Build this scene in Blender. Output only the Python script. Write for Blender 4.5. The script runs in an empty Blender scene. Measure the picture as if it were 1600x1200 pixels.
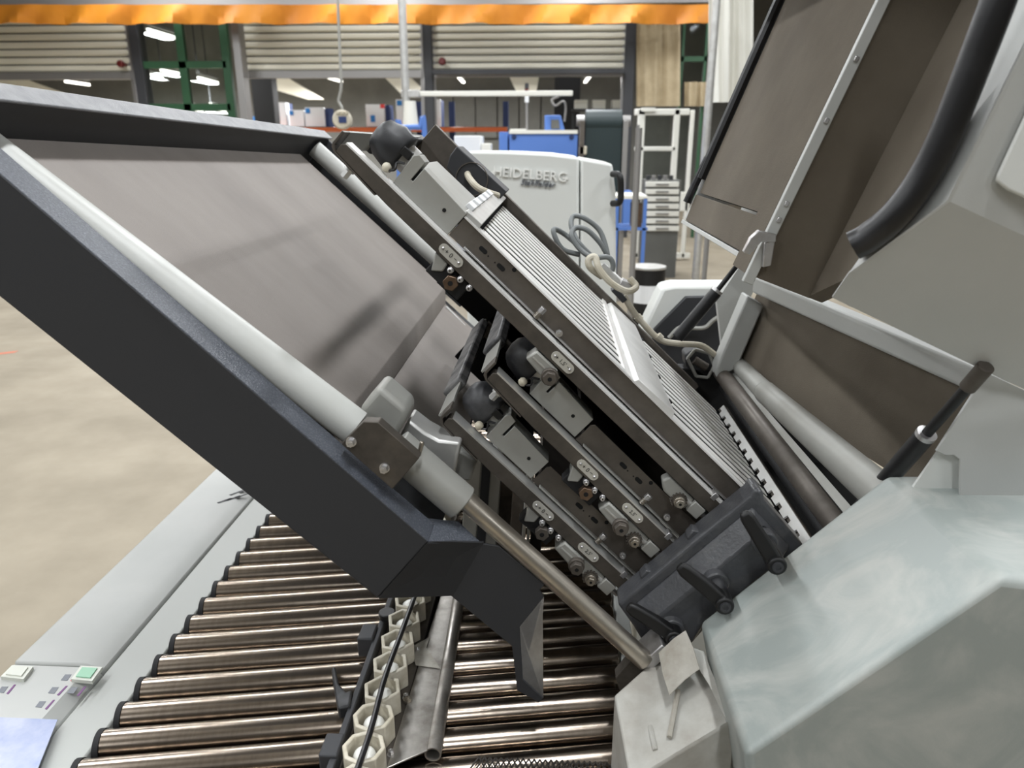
import bpy, bmesh, math, random
from mathutils import Vector as V, Matrix
random.seed(7)
SC = bpy.context.scene; COL = SC.collection
# ------------------------------------------------------------------ camera
FPX, PITCH, YAW, CAM = 1160.0, math.radians(17.8), math.radians(3.1), V((0, 0, 1.6))
cam = bpy.data.cameras.new('camera'); camo = bpy.data.objects.new('camera', cam); COL.objects.link(camo)
cam.sensor_width = 36; cam.lens = 36 * FPX / 1600; cam.clip_start = 0.05; cam.clip_end = 100
camo.location = CAM; camo.rotation_euler = (math.pi / 2 - PITCH, 0, YAW)
cam.dof.use_dof = True; cam.dof.focus_distance = 1.12; cam.dof.aperture_fstop = cam.lens / 4.2
SC.camera = camo
# ------------------------------------------------------------------ world, exposure
w = bpy.data.worlds.new('world'); SC.world = w; w.use_nodes = True
w.node_tree.nodes['Background'].inputs[0].default_value = (0.85, 0.93, 1.0, 1)
w.node_tree.nodes['Background'].inputs[1].default_value = 0.17
SC.view_settings.view_transform = 'Standard'; SC.view_settings.look = 'None'
SC.view_settings.gamma = 1; SC.view_settings.use_curve_mapping = False
SC.view_settings.exposure = 0.13
LAMP_W = 84.0
LAMP_X = (-6.6, -3.0, 0.4, 4.0); LAMP_Y = (-3.4, 0.3, 3.6, 6.9, 10.2, 12.2)
LAMP_Z = 4.9
# ------------------------------------------------------------------ geometry helpers
cp, sp, cy, sy = math.cos(PITCH), math.sin(PITCH), math.cos(YAW), math.sin(YAW)
RT = V((cy, sy, 0)); FW = V((-sy * cp, cy * cp, -sp)); UP = V((-sy * sp, cy * sp, cp))
def ray(px, py): return RT * ((px - 800) / FPX) + UP * ((600 - py) / FPX) + FW
def at(px, py, Y):                      # point of the photo on the plane at depth Y
    r = ray(px, py); return CAM + r * (Y / r.y)
def atz(px, py, z):                     # point of the photo on the level z
    r = ray(px, py); return CAM + r * ((z - CAM.z) / r.z)
TH = math.radians(43); DU = V((math.cos(TH), 0, -math.sin(TH))); DN = V((math.sin(TH), 0, math.cos(TH))); OO = V((0, 0, 1.3))
DY = V((0, 1, 0))
TILT = [0.0, 0.0]                       # small extra tilt of a fold plate about its own zero mark
def F(u, y, n): return OO + DU * u + DN * (n - TILT[0] * (u - TILT[1])) + DY * y     # slope frame: u down the slope, n off the slope
def UN(px, py, Y):
    p = at(px, py, Y) - OO; return p.dot(DU), p.dot(DN)
class MB:
    def __init__(s): s.bm = bmesh.new()
    def face(s, pts): s.bm.faces.new([s.bm.verts.new(p) for p in pts])
    def hull8(s, a, b):                 # two matching loops -> closed prism
        va = [s.bm.verts.new(p) for p in a]; vb = [s.bm.verts.new(p) for p in b]; n = len(a)
        s.bm.faces.new(va); s.bm.faces.new(vb[::-1])
        for i in range(n): s.bm.faces.new([va[i], vb[i], vb[(i + 1) % n], va[(i + 1) % n]])
        return s
    def prism(s, pts, d): return s.hull8([V(p) for p in pts], [V(p) + V(d) for p in pts])
    def box(s, a, b):
        x0, y0, z0 = a; x1, y1, z1 = b
        return s.prism([(x0, y0, z0), (x1, y0, z0), (x1, y0, z1), (x0, y0, z1)], (0, y1 - y0, 0))
    def ubox(s, u0, u1, y0, y1, n0, n1):
        return s.prism([F(u0, y0, n0), F(u1, y0, n0), F(u1, y0, n1), F(u0, y0, n1)], (0, y1 - y0, 0))
    def cyl(s, a, b, r0, r1=None, seg=20, cap=True):
        a, b = V(a), V(b); r1 = r0 if r1 is None else r1
        d = (b - a).normalized(); x = d.orthogonal().normalized(); y = d.cross(x)
        A = [a + (x * math.cos(t) + y * math.sin(t)) * r0 for t in [2 * math.pi * i / seg for i in range(seg)]]
        B = [b + (x * math.cos(t) + y * math.sin(t)) * r1 for t in [2 * math.pi * i / seg for i in range(seg)]]
        return s.hull8(A, B)
    def ring(s, a, b, ro, ri, seg=20):  # pipe with a hole
        a, b = V(a), V(b); d = (b - a).normalized(); x = d.orthogonal().normalized(); y = d.cross(x); L = []
        for p, r in ((a, ro), (b, ro), (b, ri), (a, ri)):
            L.append([s.bm.verts.new(p + (x * math.cos(2 * math.pi * i / seg) + y * math.sin(2 * math.pi * i / seg)) * r) for i in range(seg)])
        for k in range(4):
            P, Q = L[k], L[(k + 1) % 4]
            for i in range(seg): s.bm.faces.new([P[i], P[(i + 1) % seg], Q[(i + 1) % seg], Q[i]])
        return s
    def tube(s, pts, r, seg=10, sub=6):
        pts = [V(p) for p in pts]; path = []
        P = [pts[0] * 2 - pts[1]] + pts + [pts[-1] * 2 - pts[-2]]
        for i in range(1, len(P) - 2):
            for k in range(sub):
                t = k / sub; a, b, c, d = P[i - 1:i + 3]
                path.append(0.5 * ((2 * b) + (c - a) * t + (2 * a - 5 * b + 4 * c - d) * t * t + (3 * b - a - 3 * c + d) * t ** 3))
        path.append(pts[-1]); rings = []; x = None
        for i, p in enumerate(path):
            d = (path[min(i + 1, len(path) - 1)] - path[max(i - 1, 0)]).normalized()
            x = d.orthogonal().normalized() if x is None else (x - d * x.dot(d)).normalized()
            y = d.cross(x)
            rings.append([s.bm.verts.new(p + (x * math.cos(2 * math.pi * k / seg) + y * math.sin(2 * math.pi * k / seg)) * r) for k in range(seg)])
        for a, b in zip(rings, rings[1:]):
            for k in range(seg): s.bm.faces.new([a[k], a[(k + 1) % seg], b[(k + 1) % seg], b[k]])
        s.bm.faces.new(rings[0][::-1]); s.bm.faces.new(rings[-1]); return s
    def sphere(s, c, r, seg=14):
        bmesh.ops.create_uvsphere(s.bm, u_segments=seg, v_segments=seg // 2, radius=r, matrix=Matrix.Translation(c)); return s
    def ppoly(s, pix, Y, d): return s.prism([at(x, y, Y) for x, y in pix], (0, d, 0))
    def sheet(s, pts, t):               # pts are world points; offset along the mean normal, away from the camera
        pts = [V(p) for p in pts]; c = sum(pts, V()) / len(pts); n = V()
        for i in range(len(pts)): n += (pts[i] - c).cross(pts[(i + 1) % len(pts)] - c)
        n.normalize()
        if n.dot(CAM - c) > 0: n = -n
        return s.prism(pts, n * t)
def cloth(rows, t=0.02):                # rows of points -> one hanging sheet with thickness
    mb = MB(); A = [[mb.bm.verts.new(p) for p in r] for r in rows]; B = [[mb.bm.verts.new(p + V((0, t, 0))) for p in r] for r in rows]
    R_, C_ = len(rows), len(rows[0])
    for i in range(R_ - 1):
        for j in range(C_ - 1):
            mb.bm.faces.new([A[i][j], A[i][j + 1], A[i + 1][j + 1], A[i + 1][j]]); mb.bm.faces.new([B[i][j], B[i + 1][j], B[i + 1][j + 1], B[i][j + 1]])
    for j in range(C_ - 1):
        mb.bm.faces.new([A[0][j], B[0][j], B[0][j + 1], A[0][j + 1]]); mb.bm.faces.new([A[-1][j], A[-1][j + 1], B[-1][j + 1], B[-1][j]])
    for i in range(R_ - 1):
        mb.bm.faces.new([A[i][0], A[i + 1][0], B[i + 1][0], B[i][0]]); mb.bm.faces.new([A[i][-1], B[i][-1], B[i + 1][-1], A[i + 1][-1]])
    return mb
WL = {}                                 # world place of each parent
def fin(name, mb, m, parent=None, bevel=0.0, smooth=True, seg=2):
    bm = mb.bm; bmesh.ops.recalc_face_normals(bm, faces=bm.faces)
    lo = V([min(v.co[i] for v in bm.verts) for i in range(3)]); hi = V([max(v.co[i] for v in bm.verts) for i in range(3)])
    o0 = (lo + hi) / 2
    if parent is None: o0.z = lo.z
    for v in bm.verts: v.co -= o0
    me = bpy.data.meshes.new(name); bm.to_mesh(me); bm.free()
    me.materials.append(m)
    if smooth:
        for p in me.polygons: p.use_smooth = True
        me.set_sharp_from_angle(angle=math.radians(32))
    o = bpy.data.objects.new(name, me); COL.objects.link(o)
    if parent is not None: o.parent = parent; o.location = o0 - WL[parent.name]
    else: o.location = o0
    WL[o.name] = o0
    if bevel:
        b = o.modifiers.new('bevel', 'BEVEL'); b.width = bevel; b.segments = seg; b.limit_method = 'ANGLE'; b.angle_limit = math.radians(38)
        b.harden_normals = False
    return o
def tag(o, label, cat, group=None):
    o['label'] = label; o['category'] = cat
    if group: o['group'] = group
    return o
def thing(name, label, cat, loc, group=None):
    o = bpy.data.objects.new(name, None); COL.objects.link(o); o.location = loc; o.empty_display_size = 0.05
    WL[o.name] = V(loc); return tag(o, label, cat, group)
def struct(o): o['kind'] = 'structure'; return o
def dup(o, off, parent):
    c = o.copy(); COL.objects.link(c); c.parent = parent
    wpos = WL[o.name] + V(off); c.location = wpos - WL[parent.name]; WL[c.name] = wpos; return c
# ------------------------------------------------------------------ materials
def lin(c): return tuple(((x / 255) / 12.92 if x / 255 <= 0.04045 else ((x / 255 + 0.055) / 1.055) ** 2.4) for x in c) + (1,)
def mat(name, c1, rough=0.5, metal=0.0, c2=None, scale=8.0, stretch=(1, 1, 1), bump=0.0, bscale=200.0, rvar=0.0, spec=0.5, contrast=(0.35, 0.65), rot=(0, 0, 0), dist=0.0):
    m = bpy.data.materials.new(name); m.use_nodes = True; nt = m.node_tree; b = nt.nodes['Principled BSDF']
    b.inputs['Base Color'].default_value = lin(c1); b.inputs['Roughness'].default_value = rough; b.inputs['Metallic'].default_value = metal
    b.inputs['Specular IOR Level'].default_value = spec
    tc = nt.nodes.new('ShaderNodeNewGeometry'); mp = nt.nodes.new('ShaderNodeMapping'); mp.inputs['Scale'].default_value = stretch
    mp.inputs['Rotation'].default_value = rot; nt.links.new(tc.outputs['Position'], mp.inputs['Vector'])
    if c2 is not None or rvar:
        n = nt.nodes.new('ShaderNodeTexNoise'); n.inputs['Scale'].default_value = scale; n.inputs['Detail'].default_value = 6; n.inputs['Distortion'].default_value = dist; n.inputs['Roughness'].default_value = 0.6
        nt.links.new(mp.outputs[0], n.inputs['Vector'])
        r = nt.nodes.new('ShaderNodeMapRange'); r.inputs[1].default_value, r.inputs[2].default_value = contrast
        nt.links.new(n.outputs['Fac'], r.inputs[0])
        if c2 is not None:
            mx = nt.nodes.new('ShaderNodeMix'); mx.data_type = 'RGBA'; mx.inputs[6].default_value = lin(c1); mx.inputs[7].default_value = lin(c2)
            nt.links.new(r.outputs[0], mx.inputs[0]); nt.links.new(mx.outputs[2], b.inputs['Base Color'])
        if rvar:
            rr = nt.nodes.new('ShaderNodeMapRange'); rr.inputs[3].default_value = rough; rr.inputs[4].default_value = min(1, rough + rvar)
            nt.links.new(r.outputs[0], rr.inputs[0]); nt.links.new(rr.outputs[0], b.inputs['Roughness'])
    if bump:
        n2 = nt.nodes.new('ShaderNodeTexNoise'); n2.inputs['Scale'].default_value = bscale; n2.inputs['Detail'].default_value = 3
        nt.links.new(tc.outputs['Position'], n2.inputs['Vector'])
        bp = nt.nodes.new('ShaderNodeBump'); bp.inputs['Strength'].default_value = bump; bp.inputs['Distance'].default_value = 0.002
        nt.links.new(n2.outputs['Fac'], bp.inputs['Height']); nt.links.new(bp.outputs[0], b.inputs['Normal'])
    return m
def emit(name, c, s):
    m = bpy.data.materials.new(name); m.use_nodes = True; b = m.node_tree.nodes['Principled BSDF']
    b.inputs['Base Color'].default_value = lin(c); b.inputs['Emission Color'].default_value = lin(c); b.inputs['Emission Strength'].default_value = s; return m
M = dict(
    lgrey=mat('light_grey_paint', (180, 182, 179), 0.45, c2=(188, 189, 186), scale=5, bump=0.06, bscale=600),
    mgrey=mat('grey_paint', (172, 174, 170), 0.45, bump=0.06, bscale=600),
    dusty=mat('dusty_grey_paint', (152, 159, 156), 0.42, c2=(180, 182, 177), scale=6, stretch=(1, 1.6, 1), contrast=(0.44, 0.66), dist=1.2, bump=0.05, bscale=500, rvar=0.2),
    dirty=mat('dirty_tape_grey', (188, 188, 182), 0.5, c2=(160, 156, 148), scale=14, bump=0.2, bscale=60),
    tape=mat('yellowed_tape', (172, 168, 158), 0.35, c2=(146, 140, 128), scale=30, bump=0.3, bscale=80),
    anth=mat('anthracite_paint', (47, 48, 51), 0.6, bump=0.08, bscale=700),
    anth_top=mat('anthracite_textured', (74, 78, 86), 0.42, c2=(112, 115, 122), scale=420, contrast=(0.5, 0.7), bump=0.5, bscale=450),
    cast=mat('anthracite_casting', (72, 73, 76), 0.3, c2=(104, 104, 102), scale=16, contrast=(0.55, 0.85), bump=0.35, bscale=160),
    floor_felt=mat('tray_lining', (140, 133, 127), 0.7, c2=(124, 117, 112), scale=4, stretch=(0.8, 2, 0.8), contrast=(0.3,0.75), bump=0.25, bscale=500),
    foam=mat('brown_foam', (104, 96, 84), 0.95, c2=(92, 84, 73), scale=6, bump=0.25, bscale=500),
    tubew=mat('white_grey_tube', (196, 197, 193), 0.42, c2=(186, 187, 182), scale=6, bump=0.05, bscale=400),
    rail=mat('dark_oiled_steel', (98, 92, 85), 0.42, 0.5, c2=(74, 69, 63), scale=18, rvar=0.25),
    plate=mat('dark_sheet_steel', (106, 100, 93), 0.45, 0.5, c2=(82, 76, 70), scale=9, stretch=(1, 1, 1), rvar=0.2),
    galv=mat('bright_zinc', (205, 204, 204), 0.32, 0.85, c2=(180, 178, 178), scale=30),
    alu=mat('aluminium', (205, 205, 202), 0.4, 0.6, c2=(188, 187, 184), scale=14),
    bars=mat('highlight_bar', (226, 224, 220), 0.4, 0.0), bright=mat('highlight_strip', (224, 223, 220), 0.4, 0.0, c2=(208, 207, 204), scale=14),  # non-metal near-white that paints the highlights on bars and strips
    box=mat('grey_anodised', (160, 160, 155), 0.5, 0.2, c2=(150, 149, 143), scale=10),
    steel=mat('worn_steel', (190, 183, 172), 0.3, 0.95, c2=(140, 132, 120), scale=10, rvar=0.25),
    chrome=mat('brown_chrome', (172, 160, 147), 0.19, 1.0, c2=(124, 113, 102), scale=9, stretch=(7, 0.5, 0.5), contrast=(0.2, 0.8), rvar=0.06),
    mirror=mat('mirror_steel', (206, 202, 196), 0.34, 1.0, c2=(150, 145, 138), scale=14, rvar=0.3),
    black=mat('black_plastic', (13, 13, 14), 0.5), rubber=mat('black_rubber', (22, 22, 24), 0.38, c2=(44, 44, 46), scale=22, contrast=(0.5, 0.8)),
    dusty_rubber=mat('dusty_black_rubber', (30, 31, 34), 0.5, c2=(100, 100, 102), scale=14, contrast=(0.5, 0.85)),
    void=mat('recess_shade', (8, 8, 8), 0.9), brass=mat('bronze_nut', (128, 108, 92), 0.4, 0.85, c2=(98, 80, 66), scale=60),  # void: near-black painted in for the shade inside recesses
    label=mat('scale_plate', (196, 194, 186), 0.38, 0.35), ink=mat('black_ink', (30, 30, 30), 0.6),
    cable=mat('grey_cable', (112, 116, 116), 0.5), beige=mat('beige_cable', (200, 194, 178), 0.5, c2=(182, 174, 154), scale=40),
    cup=mat('cream_plastic', (214, 208, 192), 0.45, c2=(188, 180, 160), scale=40), ball=mat('white_ball', (236, 236, 230), 0.25),
    green=mat('green_plastic', (52, 120, 60), 0.4), orange=mat('orange_tarpaulin', (206, 132, 32), 0.6, c2=(186, 112, 24), scale=1.3, stretch=(1, 1, 0.6), bump=0.2, bscale=3),
    silver=mat('silver_sheet', (150, 148, 146), 0.4, 0.5), shutter=mat('cream_shutter', (222, 218, 202), 0.6),
    wallg=mat('grey_panel_wall', (104, 104, 100), 0.7, c2=(92, 92, 88), scale=1.5), dark=mat('dark_steelwork', (52, 53, 56), 0.6), blackst=mat('black_steelwork', (20, 20, 22), 0.7),
    gframe=mat('green_frame', (44, 84, 56), 0.5), blue=mat('blue_machine', (86, 124, 196), 0.45), dblue=mat('navy_paint', (34, 52, 96), 0.5),
    rack=mat('orange_rack', (214, 104, 52), 0.5), card=mat('white_carton', (226, 228, 230), 0.6), cblue=mat('carton_blue', (40, 120, 190), 0.6), cred=mat('carton_red', (220, 60, 60), 0.6),
    tan=mat('tan_curtain', (190, 174, 144), 0.8, c2=(152, 136, 106), scale=1.2), white=mat('white_frame', (228, 227, 218), 0.5),
    belt=mat('dark_green_belt', (28, 44, 46), 0.5), concrete=mat('concrete_floor', (152, 142, 124), 0.6, c2=(128, 119, 103), scale=1.6, contrast=(0.3, 0.7), bump=0.05, bscale=30, rvar=0.2),
    machine=mat('white_machine', (216, 218, 214), 0.45), letter=mat('letter_white', (240, 240, 236), 0.4), letterg=mat('letter_grey', (110, 114, 122), 0.4),
    screen=mat('pale_blue_screen', (190, 196, 216), 0.25, c2=(160, 170, 204), scale=22), purple=mat('purple_print', (112, 60, 118), 0.5), redp=mat('red_print', (220, 60, 72), 0.5), greenp=mat('green_print', (150, 200, 170), 0.4),
    buttonm=mat('button_white', (214, 216, 206), 0.35), mesh=mat('mesh_belt', (74, 70, 66), 0.5, 0.6), ceil=mat('ceiling_sheet', (196, 195, 190), 0.8),
    redmark=mat('orange_red_paint', (206, 112, 84), 0.7), flange=mat('worn_grey_flange', (112, 113, 116), 0.45, c2=(132, 132, 134), scale=40, bump=0.3, bscale=450), hallwall=mat('hall_wall', (120, 118, 112), 0.8), sleeve=mat('taped_sleeve', (120, 119, 118), 0.5, c2=(58, 58, 60), scale=26, contrast=(0.4, 0.62)), gapshade=mat('gap_shade', (10, 10, 9), 0.9, spec=0.1),  # last one: flat black that stands in for shade in the gaps
    tubelit=emit('lit_tube', (255, 252, 244), 3.0), glass=None, red=mat('red_lamp', (96, 24, 22), 0.4),
)
g = bpy.data.materials.new('window_glass'); g.use_nodes = True; gb = g.node_tree.nodes['Principled BSDF']
gb.inputs['Transmission Weight'].default_value = 1; gb.inputs['Roughness'].default_value = 0.03; gb.inputs['Base Color'].default_value = (0.75, 0.8, 0.78, 1); gb.inputs['IOR'].default_value = 1.1
M['glass'] = g
def text(name, body, size, m, parent, origin, xdir, ydir, depth=0.0004, shear=0.0, align='CENTER'):
    cu = bpy.data.curves.new(name, 'FONT'); cu.body = body; cu.size = size; cu.extrude = depth; cu.align_x = align; cu.align_y = 'CENTER'; cu.shear = shear; cu.resolution_u = 2
    t = bpy.data.objects.new(name, cu); COL.objects.link(t); dg = bpy.context.evaluated_depsgraph_get()
    me = bpy.data.meshes.new_from_object(t.evaluated_get(dg)); bpy.data.objects.remove(t)
    x = V(xdir).normalized(); z = x.cross(V(ydir)).normalized(); y = z.cross(x)
    R = Matrix((x, y, z)).transposed()
    for v in me.vertices: v.co = R @ v.co
    me.materials.clear(); me.materials.append(m)
    o = bpy.data.objects.new(name, me); COL.objects.link(o); o.parent = parent; o.location = V(origin) - WL[parent.name]; return o
def hexa(mb, c, d, r, h):               # hexagon nut, axis d
    d = V(d).normalized(); return mb.cyl(V(c), V(c) + d * h, r, seg=6)
NY = V((0, -1, 0))
def bolt(parent, c, r, m, h=0.006, d=NY, name='screw'):
    mb = MB(); c = V(c); d = V(d).normalized(); mb.cyl(c + d * 0.001, c - d * 0.002, r * 1.35, seg=14); hexa(mb, c + d * 0.001, d, r, h); mb.ring(c + d * (h + 0.001), c + d * (h + 0.002), r * 0.62, r * 0.35, 10)
    return fin(name, mb, m, parent, 0)

# ================================================================== the hall
o = struct(fin('floor', MB().box((-16, -8, -0.1), (16, 24, 0)), M['concrete'], smooth=False))
o = struct(fin('wall_back', MB().box((-16, 22, 0), (16, 22.2, 7)), M['wallg'], smooth=False))
o = struct(fin('wall_left', MB().box((-16.2, -8, 0), (-16, 24, 7)), M['hallwall'], smooth=False))
o = struct(fin('wall_right', MB().box((16, -8, 0), (16.2, 24, 7)), M['hallwall'], smooth=False))
o = struct(fin('wall_front', MB().box((-16, -8.2, 0), (16, -8, 7)), M['hallwall'], smooth=False))
o = struct(fin('ceiling', MB().box((-16, -8, 7), (16, 24, 7.2)), M['ceil'], smooth=False))
def lamp(x, y, label, z=LAMP_Z, power=LAMP_W, length=1.5):
    t = thing('ceiling_lamp', label, 'lamp', (x, y, z), 'tube lamps above the machine')
    fin('housing', MB().box((x - 0.11, y - length / 2, z + 0.03), (x + 0.11, y + length / 2, z + 0.09)), M['white'], t)
    fin('hanger', MB().box((x - 0.01, y - 0.01, z + 0.09), (x + 0.01, y + 0.01, 7.0)), M['dark'], t)
    fin('tube', MB().cyl((x, y - length / 2, z + 0.012), (x, y + length / 2, z + 0.012), 0.016), M['tubelit'], t)
    L = bpy.data.lights.new('lamp_light', 'AREA'); L.shape = 'RECTANGLE'; L.size = 0.2; L.size_y = length; L.energy = power; L.color = (0.94, 0.97, 1.0)
    lo = bpy.data.objects.new('lamp_light', L); COL.objects.link(lo); lo.parent = t; lo.location = (0, 0, -0.03)
for i, x in enumerate(LAMP_X):
    for j, y in enumerate(LAMP_Y): lamp(x, y, 'hanging tube lamp over the %s aisle, %s row' % (('far left', 'left', 'middle', 'right')[i], ('added rear fill', 'nearest', 'second', 'third', 'fourth', 'farthest')[j]), power=LAMP_W * (0.85 if y < 0 else 1.0))  # row behind the camera is added fill for camera-facing surfaces

# ================================================================== roller table
ZT = 0.80
T = thing('roller_table', 'slanted chrome roller table with light grey side cover and control panel', 'roller table', (-0.3, 1.2, 0))
xo, xs, xi = -0.861, -0.712, -0.638
YA, YB, YP = 0.25, 2.35, 0.962
mb = MB(); zc = ZT + 0.004
mb.hull8([V((xo, YP, zc)), V((xs - 0.03, YP, zc)), V((xs, YP, zc - 0.012)), V((xs, YP, 0.55)), V((xo, YP, 0.55))], [V((xo, YB, zc)), V((xs - 0.03, YB, zc)), V((xs, YB, zc - 0.012)), V((xs, YB, 0.55)), V((xo, YB, 0.55))])
fin('side_cover', mb, M['lgrey'], T, 0.004)
fin('side_rail', MB().box((xs + 0.002, YA, 0.62), (xi, YB, ZT - 0.010)), M['mgrey'], T, 0.003)
mb = MB().prism([(xo, YA, zc - 0.002), (xs - 0.022, YA, zc - 0.002), (xs, YA, zc - 0.016), (xs, YA, 0.55), (xo, YA, 0.55)], (0, YP - 0.002 - YA, 0))
cpn = fin('control_panel', mb, M['lgrey'], T, 0.003)
WL[cpn.name] = WL[cpn.name]
def onpanel(px, py): return atz(px, py, zc - 0.002)
def flat(name, pix, m, h, parent=cpn):
    return fin(name, MB().prism([onpanel(x, y) for x, y in pix], (0, 0, h)), m, parent, 0)
flat('screen', [(-90, 1118), (90, 1125), (60, 1200), (20, 1290), (-150, 1290)], M['screen'], 0.001)
for q in ([(2, 1062), (20, 1044), (53, 1046), (38, 1066)], [(112, 1066), (127, 1045), (161, 1047), (145, 1069)]):
    cxx = sum(a for a, b in q) / 4; cyy = sum(b for a, b in q) / 4
    bt = flat('button_frame', q, M['buttonm'], 0.006)
    fin('button', MB().prism([onpanel(cxx + (a - cxx) * .68, cyy + (b - cyy) * .68) for a, b in q], (0, 0, 0.008)), M['greenp'] if cxx > 100 else M['buttonm'], bt)
for q, m in (([(110, 1064), (120, 1051), (123, 1051), (113, 1065)], 'redp'), ([(89, 1086), (103, 1072), (106, 1072), (92, 1087)], 'purple'), ([(120, 1087), (132, 1073), (135, 1073), (123, 1088)], 'purple'),
             ([(70, 1108), (83, 1094), (86, 1094), (73, 1109)], 'purple'), ([(10, 1084), (22, 1070), (25, 1070), (13, 1085)], 'purple')): flat('print_bar', q, M[m], 0.0006)
for cx_, cy_ in ((104, 1059), (84, 1079), (114, 1079), (64, 1101), (5, 1078)):
    flat('icon', [(cx_ - 9, cy_ + 4), (cx_ - 2, cy_ - 5), (cx_ + 8, cy_ - 5), (cx_ + 1, cy_ + 5)], M['letterg'], 0.0005)
for k in range(7):
    a = V((-0.775 + 0.012 * (k % 3) + 0.004 * k, 1.53 + 0.014 * k, zc + 0.0004)); fin('scuff_mark', MB().prism([a, a + V((0.006, -0.004, 0)), a + V((0.030 - 0.002 * k, 0.022, 0)), a + V((0.022, 0.026, 0))], (0, 0, 0.0003)), M['dark'], T)
fin('right_rail', MB().box((0.125, YA, 0.60), (0.15, YB, ZT - 0.01)), M['mgrey'], T, 0.003)
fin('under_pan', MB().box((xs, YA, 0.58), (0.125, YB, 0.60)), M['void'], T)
for x_, y_ in ((-0.80, 0.4), (-0.80, 2.2), (0.10, 0.4), (0.10, 2.2)):
    fin('leg', MB().box((x_ - 0.03, y_ - 0.03, 0), (x_ + 0.03, y_ + 0.03, 0.58)), M['mgrey'], T, 0.003)
rr, skew, pitch = 0.0222, math.tan(math.radians(9.6)), 0.0548
y0 = 0.825 - 5 * pitch
first = None; cl0 = None
for i in range(34):
    yy = y0 + i * pitch
    if first is None:
        first = fin('roller', MB().cyl((xi + 0.004, yy, ZT - rr), (0.12, yy + skew * (0.116 - xi), ZT - rr), rr, seg=28), M['chrome'], T, 0.0025)
        cl0 = fin('roller_collar', MB().cyl((xi - 0.002, yy - skew * 0.006, ZT - rr - 0.002), (xi + 0.006, yy + skew * .002, ZT - rr - 0.002), rr + 0.003, seg=24), M['blackst'], T)
    else: dup(first, (0, i * pitch, 0), T); dup(cl0, (0, i * pitch, 0), T)
# guide bar with ball cups
G = thing('ball_guide', 'ball register guide with cream cups lying along the rollers', 'guide bar', (-0.25, 1.1, ZT))
gx = [atz(x, y, 0.845) for x, y in ((569, 1174), (585, 1121), (596, 1074), (607, 1034), (619, 997), (629, 965), (641, 942))]
ga, gb_ = gx[0], gx[-1]; gd = (gb_ - ga).normalized(); gp = V((gd.y, -gd.x, 0))
def gpt(t, s, z): q = ga + gd * t + gp * s; return V((q.x, q.y, z))
mb = MB().prism([gpt(-0.35, -0.036, ZT + 0.003), gpt(1.1, -0.036, ZT + 0.003), gpt(1.1, 0.034, ZT + 0.003), gpt(-0.35, 0.034, ZT + 0.003)], (0, 0, 0.014)); fin('base_strip', mb, M['plate'], G, 0.002)
fin('side_strip', MB().prism([gpt(-0.35, -0.046, ZT + 0.003), gpt(1.1, -0.046, ZT + 0.003), gpt(1.1, -0.036, ZT + 0.003), gpt(-0.35, -0.036, ZT + 0.003)], (0, 0, 0.032)), M['dark'], G, 0.002)
Lg = (gb_ - ga).length; stp = Lg / 6
for k in range(-2, 14):
    c = gpt(k * stp, 0.0, ZT + 0.017); seg = 8 if k in (0, 1) else 6
    mb = MB(); mb.ring(c, c + V((0, 0, 0.036)), 0.029, 0.0225, seg); cu = fin('ball_cup', mb, M['cup'], G, 0.0015)
    fin('ball', MB().sphere(c + V((0, 0, 0.016)), 0.0165), M['ball'], cu)
for k in (0.45, 2.4, 4.3): bolt(G, gpt(k * stp, 0.029, ZT + 0.017), 0.004, M['galv'], d=(0, 0, 1))
fin('cable', MB().tube([gpt(-0.30, -0.012, ZT + 0.055), gpt(-0.02, 0.004, ZT + 0.060), gpt(0.12, 0.002, ZT + 0.062), gpt(0.25, 0.006, ZT + 0.060), gpt(0.45, 0.012, ZT + 0.06), gpt(0.7, 0.01, ZT + 0.05)], 0.0042), M['rubber'], G)
mb = MB().prism([atz(530, 1125, ZT + .02), atz(522, 1080, ZT + .02), atz(519, 1060, ZT + .02), atz(525, 1057, ZT + .02), atz(531, 1085, ZT + .02), atz(542, 1098, ZT + .02), atz(552, 1094, ZT + .02), atz(548, 1120, ZT + .02)], (0, 0, 0.02)); fin('hook_lever', mb, M['dusty_rubber'], G, 0.003)
for a in ((575, 1010), (520, 1190)):
    p = atz(a[0], a[1], ZT + 0.01); fin('clamp_block', MB().box(p - V((0.012, 0.02, 0.006)), p + V((0.014, 0.02, 0.03))), M['dark'], G, 0.003)
p = atz(605, 965, ZT + 0.04); fin('knob', MB().cyl(p, p + V((0, 0, 0.012)), 0.014), M['rubber'], G, 0.002)
p = atz(661, 958, ZT + 0.03); q = atz(655, 935, ZT + 0.03); fin('release_tab', MB().cyl(p, q, 0.0045), M['green'], G, 0.001)
# polished lay plate with rolled edge
PL = thing('lay_plate', 'polished steel lay plate with rolled edge beside the ball guide', 'steel plate', (-0.17, 1.1, ZT + .003))
a0, a1 = atz(618, 1190, ZT + .02), atz(690, 940, ZT + .02); b0, b1 = atz(676, 1172, ZT + .02), atz(714, 940, ZT + .02)
da = (a1 - a0).normalized(); db = (b1 - b0).normalized()
mb = MB().prism([atz(604, 1200, ZT + .02), atz(668, 1172, ZT + .02), b1 + db * 0.5 - V((.008, 0, 0)), a1 + da * 0.5], (0, 0, -0.003)); fin('plate', mb, M['mirror'], PL, 0.001)
mb = MB(); e0, e1 = b0, b1 + db * 0.5; dd = (e1 - e0).normalized(); mb.ring(e0 + V((0, 0, -.008)), e1 + V((0, 0, -.008)), 0.0115, 0.0095, 20); fin('rolled_edge', mb, M['mirror'], PL)
bolt(PL, atz(637, 1093, ZT + .021), 0.005, M['steel'], 0.002, (0, 0, 1))
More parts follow.
